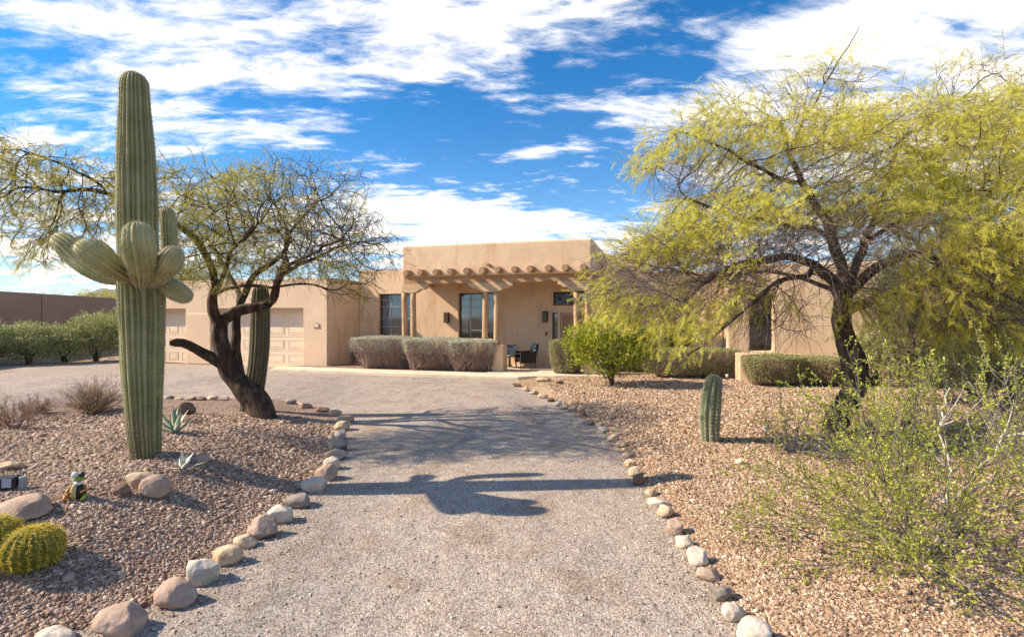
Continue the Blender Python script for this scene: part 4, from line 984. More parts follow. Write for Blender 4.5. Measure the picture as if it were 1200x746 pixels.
def leaves_on(Pt, dens, ln, tmpl, keep=None, droop=.3, spread=.7):
    T, K, _ = Pt.shape; nl = dens
    ti = np.repeat(np.arange(T), nl); 
    if keep is not None: ti = ti[keep[ti]]
    t = rng.uniform(.15, 1, len(ti))*(K-1); k = np.minimum(t.astype(int), K-2); f = (t-k)[:, None]
    O = Pt[ti, k]*(1-f)+Pt[ti, k+1]*f; d = unit(Pt[ti, k+1]-Pt[ti, k])
    D_ = unit(d*.6+rng.normal(0, spread, (len(ti), 3))+np.array([0, 0, -droop])); L_ = ln*rng.uniform(.6, 1.25, len(ti))
    return batch_leaves(O, D_, L_, *tmpl)
def ellipsoid_pts(c, r, n, shell=.0):
    v = unit(rng.normal(size=(n, 3))); u = rng.random(n); q = (shell**3+(1-shell**3)*u)**(1/3)
    return np.array(c)+v*q[:, None]*np.array(r)
def blob_px(px, py, d, rx, ry, rd, n, shell=0.0): return ellipsoid_pts(P(px, py, d), (rx*d/F, rd, ry*d/F), n, shell)

# ------------------------------------------------------------------ left mesquite
tb_ = onL(312, 489); DT = float(tb_[1])
treeL = empty('mesquite_tree', tuple(tb_), 'leaning dark mesquite tree with sparse olive leaves on the island', 'tree')
Q = lambda px, py, dd=0.0: P(px, py, DT+dd)
limbs = [(None, 0, [Q(313,498), Q(308,484), Q(297,468), Q(283,452), Q(270,436), Q(262,418), Q(258,398), Q(256,378)]),
         (0, 0, [Q(272,437), Q(262,428,-.05), Q(245,418,-.2), Q(225,409,-.35), Q(211,403,-.5), Q(197,404,-.6)]),
         (0, 0, [Q(284,452), Q(281,430,.15), Q(277,405,.25), Q(277,380,.3), Q(281,355,.4), Q(287,335,.5)]),
         (0, 0, [Q(256,378), Q(248,366,-.1), Q(245,350,-.2), Q(249,330,-.3), Q(246,310,-.4), Q(241,296,-.5)]),
         (0, 0, [Q(256,378), Q(266,372,.1), Q(278,366,.2), Q(300,362,.3), Q(316,356,.3), Q(322,345,.3), Q(326,326,.3), Q(334,300,.2)]),
         (2, 0, [Q(287,335,.5), Q(300,322,.6), Q(318,312,.7), Q(331,300,.7), Q(337,285,.7), Q(334,262,.8), Q(325,240,.9)]),
         (3, 0, [Q(247,350,-.2), Q(262,340,-.4), Q(285,336,-.5), Q(320,337,-.6), Q(360,338,-.7), Q(395,338,-.8)]),
         (3, 0, [Q(241,296,-.5), Q(228,280,-.8), Q(205,262,-1.0), Q(170,240,-1.3), Q(130,226,-1.6), Q(95,222,-1.9), Q(60,228,-2.1)]),
         (2, 0, [Q(281,355,.4), Q(272,335,.8), Q(262,312,1.1), Q(255,290,1.4), Q(240,262,1.6)]),
         (4, 0, [Q(326,326,.3), Q(350,312,.0), Q(380,296,-.2), Q(410,285,-.3)]),
         (5, 0, [Q(334,285,.7), Q(352,262,.9), Q(370,240,1.1)]),
         (7, 0, [Q(130,226,-1.6), Q(100,205,-1.7), Q(60,188,-1.8), Q(25,175,-1.8)]),
         (4, 0, [Q(316,356,.3), Q(322,335,-.4), Q(340,310,-1.1), Q(370,290,-1.8), Q(400,275,-2.3)]),
         (3, 0, [Q(245,350,-.2), Q(262,320,-.8), Q(275,290,-1.4), Q(300,262,-1.9)])]
lr = [(.225,.11), (.095,.07), (.10,.055), (.085,.045), (.10,.05), (.055,.022), (.04,.012), (.045,.016), (.05,.018), (.035,.012), (.03,.012), (.018,.007), (.045,.012), (.04,.012)]
att = np.concatenate([blob_px(335,265,DT+.2,115,70,1.7,1300), blob_px(400,290,DT-.2,68,50,1.2,560), blob_px(240,280,DT-1.3,75,60,1.2,560), blob_px(225,232,DT-1.2,95,42,1.2,520),
                      blob_px(70,228,DT-1.7,88,48,1.2,1250), blob_px(15,205,DT-1.8,60,52,1.0,480), blob_px(350,215,DT+.8,90,30,1.1,330), blob_px(415,335,DT-.5,40,28,.7,140), blob_px(45,290,DT-1.9,60,26,.6,140), blob_px(300,262,DT-1.0,70,50,1.0,260), blob_px(375,275,DT-1.9,75,52,.9,360), blob_px(300,250,DT-1.7,70,42,.9,300), blob_px(440,292,DT,40,34,.8,170)])
NP, DR, rad, ns = make_tree(treeL, limbs, att, .11, .19, 1.2, 90, .0048, 2.3, m_bark, m_twig, .007, .46, (0,0,-.03), 3, lr)
# knobbly cut end and burls
sel = (np.arange(len(NP)) >= ns) & (rad < .011) & (NP[:, 2] > 1.6)
Pt, Rd = sprays(NP, DR, rad, sel & (rng.random(len(NP)) < .85), 2, .36, .05, .0034, .6)
V, Fc = batch_tubes(Pt, Rd, 3); np_mesh('twigs', V, Fc, m_twig, treeL)
mid = Pt[:, 2]; cl = vnoise(mid[:, 0], mid[:, 2], 1.9, 3)+.6*vnoise(mid[:, 1], mid[:, 2], 2.6, 8)
V, Fc = leaves_on(Pt, 9, .09, FR5, keep=((cl > .22) & (rng.random(len(Pt)) < .6)) | ((mid[:, 0] < -4.4) & (cl > -.45) & (rng.random(len(Pt)) < .8))); print('left leaves', len(Fc))
V2, F2 = leaves_on(Pt, 2, .08, FR, keep=(cl <= .30) & (rng.random(len(Pt)) < .40))
o = np_mesh('foliage', np.concatenate([V, V2]), np.concatenate([Fc, F2+len(V)]), m_leafL, treeL)
print('left nodes', len(NP))

# ------------------------------------------------------------------ right mesquite
rb = onR(977, 508); DT = float(rb[1]); print('DT right', DT)
treeR = empty('mesquite_tree', tuple(rb), 'wide drooping yellow-green mesquite tree in the right yard', 'tree')
Q = lambda px, py, dd=0.0: P(px, py, DT+dd)
limbs = [(None, 0, [Q(976,516), Q(981,498), Q(992,474), Q(1003,455), Q(1002,435), Q(994,410), Q(988,385), Q(989,360), Q(990,340)]),
         (0, 0, [Q(990,345), Q(978,328,-.2), Q(958,312,-.5), Q(930,302,-.8), Q(895,300,-1.1), Q(860,312,-1.3), Q(820,335,-1.5), Q(785,362,-1.6)]),
         (0, 0, [Q(990,340), Q(986,310,.2), Q(975,280,.3), Q(955,245,.3), Q(940,215,.3), Q(925,175,.3), Q(915,140,.4)]),
         (0, 0, [Q(992,348), Q(1008,325,.1), Q(1030,308,.0), Q(1060,300,-.3), Q(1100,300,-.6), Q(1145,318,-.9), Q(1185,350,-1.1)]),
         (0, 0, [Q(990,340), Q(1000,315,.3), Q(1015,285,.6), Q(1030,250,.9), Q(1045,210,1.0), Q(1055,165,1.1)]),
         (0, 0, [Q(986,372), Q(1010,362,.3), Q(1035,350,.5), Q(1075,330,.8), Q(1130,290,1.2), Q(1180,230,1.4), Q(1220,180,1.5)]),
         (2, 0, [Q(975,280,.3), Q(950,265,.0), Q(915,262,-.3), Q(870,255,-.5), Q(830,240,-.6), Q(795,225,-.6)]),
         (2, 0, [Q(940,215,.3), Q(905,205,.0), Q(870,190,-.2), Q(830,165,-.3), Q(790,150,-.3)]),
         (4, 0, [Q(1015,285,.6), Q(1050,265,.3), Q(1090,240,.0), Q(1130,225,-.3), Q(1180,220,-.6)]),
         (2, 0, [Q(925,175,.3), Q(940,140,.5), Q(965,110,.6), Q(985,70,.6), Q(1008,32,.6)]),
         (1, 0, [Q(960,313,-.5), Q(935,325,-.9), Q(905,335,-1.3), Q(870,360,-1.6), Q(830,400,-1.8), Q(800,420,-1.9)]),
         (3, 0, [Q(1100,300,-.6), Q(1120,340,-1.0), Q(1150,380,-1.2)]),
         (0, 0, [Q(989,350), Q(970,335,.5), Q(940,330,1.0), Q(890,320,1.5), Q(840,325,1.9), Q(790,345,2.1)]),
         (5, 0, [Q(1130,290,1.2), Q(1160,270,.9), Q(1220,260,.7)])]
lr = [(.185,.13), (.08,.018), (.095,.025), (.09,.018), (.075,.02), (.075,.018), (.045,.012), (.035,.010), (.04,.012), (.026,.008), (.045,.009), (.035,.010), (.05,.01), (.03,.01)]
att = np.concatenate([blob_px(930,215,DT,155,82,1.9,1700), blob_px(1080,205,DT+.4,130,80,2.0,1450), blob_px(1180,205,DT+.3,110,90,1.8,850), blob_px(810,185,DT-.2,60,42,1.0,400), blob_px(850,290,DT-.7,105,55,1.4,1050),
                      blob_px(770,310,DT-.8,55,40,.8,280), blob_px(810,365,DT-1.3,70,32,.8,260), blob_px(1050,275,DT-1.2,90,35,.9,560), blob_px(1150,290,DT-1.3,80,40,1.0,600), blob_px(1150,350,DT-.8,75,48,1.1,620), blob_px(1060,345,DT-1.2,45,25,.6,150), blob_px(745,340,DT-1.0,45,30,.7,200),
                      blob_px(1020,330,DT-.8,50,45,.8,200), blob_px(960,110,DT+.5,60,30,.8,170), blob_px(1140,110,DT+1.2,80,35,1.0,300), blob_px(870,130,DT+.3,50,22,.7,110), blob_px(900,370,DT-1.0,50,35,.8,170)])
NP, DR, rad, ns = make_tree(treeR, limbs, att, .12, .17, 1.3, 95, .0042, 2.3, m_barkR, m_twigR, .0065, .32, (0,0,-.06), 5, lr)
print('right nodes', len(NP))
sel = (np.arange(len(NP)) >= ns) & (rad < .012)
out_dir = unit((NP-np.array([rb[0], rb[1], 3.2]))*np.array([1, 1, .35]))
DR2 = unit(DR+.6*out_dir)
Pt, Rd = sprays(NP, DR2, rad, sel, 2, .55, .13, .0032, .32)
lowL = (NP[:, 0] < rb[0]-.5) & (NP[:, 2] < 3.2) & (NP[:, 2] > 2.05) & (np.arange(len(NP)) >= 20) & (rad < .03); lowR = (NP[:, 0] > rb[0]+.5) & (NP[:, 2] < 3.0) & (rad < .03)
DL = unit(DR+np.array([-1.0, -.1, -.22])); DRr = unit(DR+np.array([.9, -.1, -.35]))
Pa, Ra = sprays(NP, DL, rad, lowL, 2, .72, .06, .0038, .25, K=7); Pb, Rb = sprays(NP, DRr, rad, lowR, 2, .7, .07, .0036, .3, K=7)
print('bare', lowL.sum(), lowR.sum())
va, fa = batch_tubes(np.concatenate([Pa, Pb]), np.concatenate([Ra, Rb]), 3)
V, Fc = batch_tubes(Pt, Rd, 3); np_mesh('twigs', np.concatenate([V, va]), np.concatenate([Fc, fa+len(V)]), m_twigR, treeR)
mid = Pt[:, 2]; cl = vnoise(mid[:, 0]*.8, mid[:, 2]*2.2, 1.7, 5)+.6*vnoise(mid[:, 1], mid[:, 2]*1.6, 2.3, 2)
# inner low part of the crown is bare
pxm = mid[:, 0]/mid[:, 1]*F+CX; pym = HY-(mid[:, 2]-CAMZ)/mid[:, 1]*F
dxr = (mid[:, 0]-(rb[0]-.9))/1.7; dzr = (mid[:, 2]-2.5)/.75; bare = np.exp(-(dxr**2+dzr**2))
keep = (cl > -.16+1.1*bare) & (rng.random(len(Pt)) < .86)
keep |= (mid[:, 0] > rb[0]+.3) & (mid[:, 1] < DT-.6) & (cl > -.5) & (rng.random(len(Pt)) < .85)
keep |= (mid[:, 0] < rb[0]-2.2) & (mid[:, 2] < 3.3) & (cl > -.35) & (rng.random(len(Pt)) < .7)
V, Fc = leaves_on(Pt, 9, .13, FR5, keep=keep, spread=.4); print('right leaves', len(Fc)//8)
np_mesh('foliage', V, Fc, m_leafR, treeR)

# ------------------------------------------------------------------ shrubs
def stems(c, n, r, h, tilt, K=7, rad0=.008, bend=.0, seed=0, base_r=.06, zmin=.3, jit=.05):
    az = rng.uniform(0, 2*np.pi, n); ti = tilt*np.sqrt(rng.uniform(0.02, 1, n)); L_ = h*rng.uniform(.6, 1.1, n)
    d = np.stack([np.cos(az)*np.sin(ti), np.sin(az)*np.sin(ti), np.cos(ti)], -1)
    Pt = np.zeros((n, K, 3)); Pt[:, 0] = np.array(c)+np.stack([np.cos(az), np.sin(az), 0*az], -1)*base_r*rng.uniform(0, 1, (n, 1))
    cur = d
    for k in range(1, K):
        cur = unit(cur+rng.normal(0, jit*3, (n, 3))+np.array([0, 0, bend])); Pt[:, k] = Pt[:, k-1]+cur*(L_/(K-1))[:, None]
    Rd = np.linspace(1, .35, K)[None]*(rad0*rng.uniform(.6, 1.4, (n, 1))); return Pt, Rd
def sub(Pt, n, ln, rad0, spread=.6, K=5, up=.0, tmin=.3):
    T, Kp, _ = Pt.shape; ti = np.repeat(np.arange(T), n); t = rng.uniform(tmin, 1, len(ti))*(Kp-1); k = np.minimum(t.astype(int), Kp-2); f = (t-k)[:, None]
    O = Pt[ti, k]*(1-f)+Pt[ti, k+1]*f; d = unit(unit(Pt[ti, k+1]-Pt[ti, k])+rng.normal(0, spread, (len(ti), 3))+np.array([0, 0, up]))
    L_ = ln*rng.uniform(.5, 1.2, len(ti)); Q_ = np.zeros((len(ti), K, 3)); Q_[:, 0] = O; cur = d
    for j in range(1, K): cur = unit(cur+rng.normal(0, .13, (len(ti), 3))+np.array([0, 0, up*.3])); Q_[:, j] = Q_[:, j-1]+cur*(L_/(K-1))[:, None]
    return Q_, np.linspace(1, .5, K)[None]*rad0*rng.uniform(.7, 1.3, (len(ti), 1))
def creosote(c, n, h, tilt, label, nsub=9, lv=7, bend=.0):
    root = empty('creosote_bush', tuple(c), label, 'bush', 'creosote bushes in the right yard')
    Pt, Rd = stems(c, n, 0, h, tilt, K=9, rad0=.0085, bend=bend, jit=.045, base_r=.10)
    S1, R1 = sub(Pt, nsub, h*.30, .0032, .55, up=.12, tmin=.28); S2, R2 = sub(S1, 3, h*.13, .0018, .7, K=4, up=.1)
    V1, F1 = batch_tubes(Pt, Rd, 5); np_mesh('stems', V1, F1, mat_st, root, smooth=True)
    V1, F1 = batch_tubes(S1, R1, 3); V2, F2 = batch_tubes(S2, R2, 3); np_mesh('twigs', np.concatenate([V1, V2]), np.concatenate([F1, F2+len(V1)]), mat_st2, root)
    A_, FA = leaves_on(S2, lv,   .023, DIA, spread=1.0, droop=-.2); B_, FB = leaves_on(S1, lv//2, .022, DIA, spread=1.0, droop=-.2)
    np_mesh('foliage', np.concatenate([A_, B_]), np.concatenate([FA, FB+len(A_)]), m_leafC, root)
    return root
mat_st = mat('creosote_stem', [(.10,.08,.07), (.24,.20,.18), (.40,.35,.31)], .9, 12, 5, isl=.3); mat_st2 = mat('creosote_twig', [(.16,.13,.10), (.30,.26,.20)], .9, 5, 3, isl=.5)
c = onR(1088, 655); creosote(c, 36, 1.55, R(80), 'largest creosote bush with thin arching stems at the lower right', 15, 20)
c = onR(1250, 600); creosote(c, 24, 1.45, R(74), 'creosote bush cut by the right edge of the photo', 11, 8)
c = onR(1055, 520); creosote(c, 18, 1.0, R(66), 'creosote bush under the mesquite, behind the largest one', 10, 8)
c = onR(930, 530); creosote(c, 12, .8, R(60), 'small sparse creosote just right of the short ribbed cactus', 8, 6)
c = onR(1165, 500); creosote(c, 30, 1.9, R(50), 'tall creosote bush in front of the thicket at the right', 10, 7)
# bleached dead branches in that bush
def deadbranch(pxs, label, r0=.016):
    root = None; pts = [P(*p) for p in pxs]
    rs = resample(pts, .08); rs = [r + np.array([rng.normal(0, .012) for _ in range(3)]) for r in rs]
    V, Fc = chain_tube(np.array(rs), np.linspace(r0, r0*.35, len(rs)), 7)
    b = MB(); o = np_mesh('dead_branch', V, Fc, m_whitetwig, None, smooth=True)
    # side twigs
    Vs, Fs = [V], [Fc]; off = len(V)
    for k in range(5):
        i = rng.integers(2, max(3, len(rs)-2)); d = unit(np.array([rng.normal(), rng.normal(), rng.uniform(.1, 1)])); q = np.array([rs[i]+d*.09*j+np.array([0, 0, .012*j*j]) for j in range(5)])
        v, f = chain_tube(q, np.linspace(r0*.5, r0*.15, 5), 5); Vs.append(v); Fs.append(f+off); off += len(v)
    me = o.data; bpy.data.objects.remove(o); o = np_mesh('dead_branch', np.concatenate(Vs), np.concatenate(Fs), m_whitetwig, None, smooth=True)
    return tag(o, label, 'branch')
deadbranch([(1110,590,4.6),(1113,560,4.7),(1108,530,4.8),(1100,505,4.9),(1106,480,5.0),(1112,455,5.1)], 'bleached upright dead branch inside the right creosote bush')
deadbranch([(1140,560,4.2),(1160,540,4.25),(1175,515,4.3),(1195,508,4.4),(1210,500,4.5)], 'bleached forked dead branch near the right photo edge')
deadbranch([(1128,575,4.0),(1155,565,4.1),(1185,556,4.2),(1215,545,4.3)], 'low bleached dead branch reaching out of the photo at right')
deadbranch([(1030,500,8.3),(1042,470,8.2),(1046,440,8.1),(1040,415,8.1),(1033,396,8.1)], 'thin bleached branch hanging before the wooden gate', .012)

def leafy(name, c, r, n, ln, m_l, label, cat='bush', group=None, m_st=None, shell=.55, lump=.16, nst=26, tmpl=DIA, flat=None, trunk=True, under=.0, twn=400):
    """shrub: c = centre of the crown on the ground, r = (rx, ry, height)"""
    root = empty(name, tuple(c), label, cat, group); c = np.array(c, float)
    v = unit(rng.normal(size=(n, 3))); v[:, 2] = np.abs(v[:, 2])*np.where(rng.random(n) < .28, -.6, 1.0); v = unit(v)
    L1 = 1+lump*vnoise(v[:, 0]*3+c[0], v[:, 1]*3+v[:, 2]*4, 1.6, 3)+lump*.7*vnoise(v[:, 2]*4, v[:, 0]*5+c[1], 2.5, 6)+lump*.5*vnoise(v[:, 1]*7, v[:, 0]*6+v[:, 2]*5, 2.0, 9)
    q = (shell+(1-shell)*rng.random(n)**.6)*L1; h = r[2]*.56; ctr = c+np.array([0, 0, r[2]*.52])
    O = ctr+v*q[:, None]*np.array([r[0], r[1], h*.92])
    if flat: O[:, 2] = np.minimum(O[:, 2], c[2]+flat+rng.normal(0, .025, n))
    O[:, 2] = np.maximum(O[:, 2], c[2]+.03+under*rng.random(n))
    D_ = unit(v*.7+rng.normal(0, .7, (n, 3))+np.array([0, 0, .25])); V, Fc = batch_leaves(O, D_, ln*rng.uniform(.6, 1.3, n), *tmpl)
    # stems from the ground into the crown
    k = rng.choice(n, nst); tg = ctr+(O[k]-ctr)*.85; t = np.linspace(0, 1, 7)[None, :, None]; st0 = c+rng.normal(0, .06, (nst, 3))*np.array([1, 1, 0])
    Pt = st0[:, None]*(1-t)+tg[:, None]*t+rng.normal(0, .018, (nst, 7, 3))*(t > 0); Pt[:, :, 2] += (np.sin(t[..., 0]*np.pi)*.12)*r[2]
    V1, F1 = batch_tubes(Pt, np.linspace(1, .35, 7)[None]*.016*rng.uniform(.5, 1.3, (nst, 1)), 5)
    S, Rs = sub(Pt, max(1, twn//nst), r[0]*.45, .0035, .8)
    V2, F2 = batch_tubes(S, Rs, 3)
    np_mesh('stems', np.concatenate([V1, V2]), np.concatenate([F1, F2+len(V1)]), m_st or m_twig, root, smooth=True)
    np_mesh('foliage', V, Fc, m_l, root)
    return root
# oleander hedge by the boundary wall
for i, (px, py, w, h, lab) in enumerate([(8, 429, 62, 48, 'green oleander, leftmost under the brown wall'), (52, 427, 56, 44, 'green oleander, second from the left under the brown wall'), (92, 425, 58, 56, 'green oleander, third from the left under the brown wall'), (130, 424, 54, 60, 'tallest green oleander beside the saguaro trunk, under the brown wall'), (-45, 431, 60, 50, 'green oleander at the far left of the hedge, mostly out of frame')]):
    g_ = G(px, py); d = g_[1]; leafy('oleander_bush', (g_[0], g_[1]+.9, 0), (w/2*d/F*1.15, 1.0, h*d/F*1.0), 9500, .13, m_leafO, lab, 'bush', 'oleander hedge by the wall', tmpl=LAN, shell=.45, lump=.22)
# trimmed sage hedges before the porch
def sage(c, rx, ry, h, label, green=.0, n=9000, grp='trimmed sage hedges'):
    root = empty('sage_hedge', tuple(c), label, 'hedge', grp); c = np.array(c, float)
    n = int(n*(2.4 if green else 1.7))
    # twiggy body: vase of fine twigs that ends at the clipped surface
    T = 620; az = rng.uniform(0, 2*np.pi, T); rr_ = np.sqrt(rng.random(T)); zt = h*(.24+.74*rng.random(T)**.7)
    wob = 1+.05*np.sin(3*az+c[0]*2)+.05*np.sin(5*az+c[1]*5)
    prof = lambda z: np.where(z/h > .90, np.sqrt(np.clip(1-((z/h-.90)/.10)**2, 0, 1))*.12+.88, .72+.27*np.clip((z/h)/.72, 0, 1)**.7)
    R_o = prof(zt)*wob; end = np.stack([c[0]+np.cos(az)*rx*R_o*np.where(rng.random(T) < .7, 1, rr_)*rng.normal(1, .05, T), c[1]+np.sin(az)*ry*R_o*np.where(rng.random(T) < .7, 1, rr_)*rng.normal(1, .06, T), c[2]+zt], -1)
    st0 = c+np.stack([np.cos(az)*rx*.22*rr_+rng.choice([-.5, -.12, .22, .55], T)*rx, np.sin(az)*ry*.2*rr_, 0*az], -1); t = np.linspace(0, 1, 7)[None, :, None]
    Pt = st0[:, None]*(1-t)+end[:, None]*t+rng.normal(0, .02, (T, 7, 3))*(t > 0)
    
    V1, F1 = batch_tubes(Pt, np.linspace(1, .4, 7)[None]*.006*rng.uniform(.6, 1.6, (T, 1)), 3)
    S, Rs = sub(Pt, 5, .17, .0030, 1.0, K=4, tmin=.45); V2, F2 = batch_tubes(S, Rs, 3)
    np_mesh('stems', np.concatenate([V1, V2]), np.concatenate([F1, F2+len(V1)]), m_sagetwig, root)
    az = rng.uniform(0, 2*np.pi, n); top = rng.random(n) < (.42 if green else .62)
    z = np.where(top, h*(.86+.14*rng.random(n)), h*((.12 if green else .50)+(.84 if green else .46)*rng.random(n)**(.8 if green else .6))); wob = 1+.05*np.sin(3*az+c[0]*2)+.05*np.sin(5*az+c[1]*5)
    q = np.where(top, np.sqrt(rng.random(n)), 1.0); R_o = prof(z)*wob
    q2 = q*R_o*(1+rng.normal(0, .035, n)+.05*np.sin(9*az+z*5)); z = np.where(top, h*(.99-.07*q**4)+rng.normal(0, .015, n)+.02*vnoise(np.cos(az)*q*4, np.sin(az)*q*4, 2, 4), z)
    O = np.stack([c[0]+np.cos(az)*rx*q2, c[1]+np.sin(az)*ry*q2, c[2]+z], -1)
    D_ = unit(rng.normal(0, .8, (n, 3))+np.array([0, 0, .6])); V, Fc = batch_leaves(O, D_, .034*rng.uniform(.6, 1.3, n), *DIA)
    np_mesh('foliage', V, Fc, m_leafG if green else m_leafS, root); return root
for px0, px1, top, lab in ((424, 482, 394, 'grey trimmed sage hedge at the left end before the porch'), (479, 541, 396, 'grey trimmed sage hedge in the middle before the porch'), (530, 577, 398, 'grey-green sage hedge next to the porch pier')):
    ly_ = -2.38; xc_ = X_((px0+px1)/2, ly_); w_ = (X_(px1, ly_)-X_(px0, ly_))/2; wx, wy = LW(xc_, ly_); hz_ = lz((px0+px1)/2, top, ly_)
    sage((wx, wy, .085), w_*1.16, .43, hz_-.085, lab)
g_ = onR(664, 439); sage((g_[0], g_[1]+.1, g_[2]), .52, .5, 1.18, 'round grey-green sage bush between porch and citrus bush', green=1)
g_ = onR(755, 437); sage((g_[0], g_[1]+.5, g_[2]), .85, .5, .85, 'dark low hedge right of the citrus bush', green=1)
g_ = onR(812, 443); sage((g_[0], g_[1]+.2, g_[2]), 1.5, .6, .9, 'long clipped green hedge under the mesquite branches', green=1, n=14000)
g_ = onR(908, 452); sage((g_[0], g_[1], g_[2]), .85, .5, .82, 'clipped sage hedge in front of the low garden wall', green=1, n=9000)
g_ = onR(960, 452); sage((g_[0], g_[1], g_[2]), .75, .5, .76, 'clipped sage hedge left of the mesquite trunk', green=1, n=8000)
g_ = onR(1025, 452); leafy('bush', g_, (.9, .7, 1.5), 5000, .07, m_leafG, 'rounded green bush right behind the mesquite trunk', shell=.4, lump=.3)
# citrus bush on a short trunk
g_ = onR(716, 452)
cit = leafy('citrus_bush', (g_[0], g_[1], g_[2]+.18), (1.22, 1.0, 1.68), 12500, .08, m_leafB, 'bright yellow-green citrus bush on a short dark trunk', shell=.5, lump=.2, under=.12)
MB().tube([(g_[0], g_[1], g_[2]-.05), (g_[0]+.02, g_[1], .25), (g_[0]-.01, g_[1], .7)], [.075, .06, .05], 9).build('trunk', m_barkR, cit, local=False)
# dry shrubs on the island
def dry(px, py, n, h, tilt, label, leafn=0, m_=None):
    c = onL(px, py); root = empty('dry_shrub', tuple(c), label, 'shrub', 'dry shrubs on the island'); Pt, Rd = stems(c, n, 0, h, tilt, rad0=.006, jit=.06, base_r=.12)
    S, Rs = sub(Pt, 7, h*.35, .0024, .55, up=.15); S2, R2 = sub(S, 2, h*.16, .0016, .7, K=4)
    a, b = batch_tubes(Pt, Rd, 4), batch_tubes(S, Rs, 3); c3 = batch_tubes(S2, R2, 3)
    np_mesh('stems', np.concatenate([a[0], b[0], c3[0]]), np.concatenate([a[1], b[1]+len(a[0]), c3[1]+len(a[0])+len(b[0])]), m_ or m_drytwig, root)
    if leafn: V, Fc = leaves_on(S, leafn, .03, DIA, keep=rng.random(len(S)) < .35); np_mesh('foliage', V, Fc, m_leafC, root)
dry(108, 484, 120, .62, R(55), 'brown bushy dry shrub left of the tall saguaro', 2)
dry(16, 503, 46, .5, R(52), 'thin twiggy dry shrub at the left edge')
dry(43, 484, 60, .32, R(60), 'small grey dry shrub between the two brown ones')
dry(228, 386+110, 26, .14, R(60), 'tiny dry tuft beside the spiky agave')
# bare dark twiggy plant against the wall
wx, wy = LW(X_(418, -.5), -.5); root = empty('bare_shrub', (wx, wy, .085), 'dark bare shrub in the corner beside the garage', 'shrub'); Pt, Rd = stems((wx, wy, .085), 40, 0, .95, R(22), rad0=.009, jit=.05)
S, Rs = sub(Pt, 3, .3, .004); a, b = batch_tubes(Pt, Rd, 4), batch_tubes(S, Rs, 3); np_mesh('stems', np.concatenate([a[0], b[0]]), np.concatenate([a[1], b[1]+len(a[0])]), m_twig, root)
# trees beyond the house and wall, thicket at the right
def bgtree(name, c, h, r, n, ln, ml, label, cat='tree', grp=None, zlow=.3):
    root = empty(name, tuple(c), label, cat, grp); c = np.array(c, float)
    limbs = [(None, 0, [c, c+np.array([.1*h*.3, 0, h*.18]), c+np.array([-.02*h, 0, h*.36])])]
    att = np.concatenate([ellipsoid_pts(c+np.array([rnd.uniform(-.4, .4)*r, rnd.uniform(-.4, .4)*r, h*(zlow+.5*(1-zlow))+rnd.uniform(-.1, .15)*h]), (r*rnd.uniform(.5, .8), r*rnd.uniform(.5, .8), h*(1-zlow)*.36), 130) for _ in range(5)])
    NP, DR, rad, ns = make_tree(root, limbs, att, h*.05, h*.05, h*.5, 60, .008, 2.2, m_barkR, m_twigR, .03, .2, (0,0,0), 11, [(h*.028, h*.018)])
    sel = (np.arange(len(NP)) >= ns); Pt, Rd = sprays(NP, DR, rad, sel, 2, h*.11, .08, .006, .7, K=4); V, Fc = batch_tubes(Pt, Rd, 3); np_mesh('twigs', V, Fc, m_twigR, root)
    V, Fc = leaves_on(Pt, n, ln, FR, spread=.9); np_mesh('foliage', V, Fc, ml, root); return root
m_leafT = mat('thicket_leaf', [(.10,.12,.03), (.20,.22,.06), (.32,.32,.10)], .6, 1.0, 4, isl=.5, trans=.3, ramp=[.25, .5, .75])
bgtree('palo_verde_tree', (13.0, 13.5, 0), 4.6, 2.4, 5, .20, m_leafT, 'dark olive tree in the thicket at the right edge', grp='trees of the right thicket', zlow=.12)
bgtree('palo_verde_tree', (16.5, 15.5, 0), 5.0, 2.8, 5, .22, m_leafT, 'olive tree farthest right in the thicket, mostly out of frame', grp='trees of the right thicket', zlow=.1)
bgtree('palo_verde_tree', (13.5, 19.0, 0), 4.6, 2.8, 5, .24, m_leafT, 'olive tree behind the wooden gate', grp='trees of the right thicket', zlow=.1)
bgtree('palo_verde_tree', (8.6, 11.0, 0), 3.3, 1.3, 5, .15, m_leafT, 'thin small tree between the mesquite trunk and the thicket', grp='trees of the right thicket', zlow=.1)
bgtree('palo_verde_tree', (-19.5, 31, 0), 5.0, 2.6, 6, .26, m_leafO, 'green tree showing above the garage roof', zlow=.3)
for i, (x, y, h) in enumerate([(-31, 38, 4.1), (-28.5, 37, 3.9), (-34, 37, 3.9)]):
    bgtree('palo_verde_tree', (x, y, 0), h, 2.0, 4, .24, m_leafL, ['yellowish tree top peeking over the brown wall near the saguaro', 'low yellowish tree top over the wall beside the saguaro trunk', 'yellowish tree top over the brown wall nearest the left edge'][i], grp='trees beyond the boundary wall')
for i, (px, py, h_, w_) in enumerate([(1140, 470, 1.3, 1.1), (1190, 478, 1.5, 1.2), (1090, 455, 1.1, .8)]):
    g_ = onR(px, py); leafy('bush', g_, (w_, .8, h_), 5200, .06, m_leafT, ['brushy olive bush in front of the thicket', 'brushy olive bush at the right edge of the thicket', 'brushy olive bush beside the pale post'][i], group='thicket bushes', shell=.3, lump=.35, twn=900)

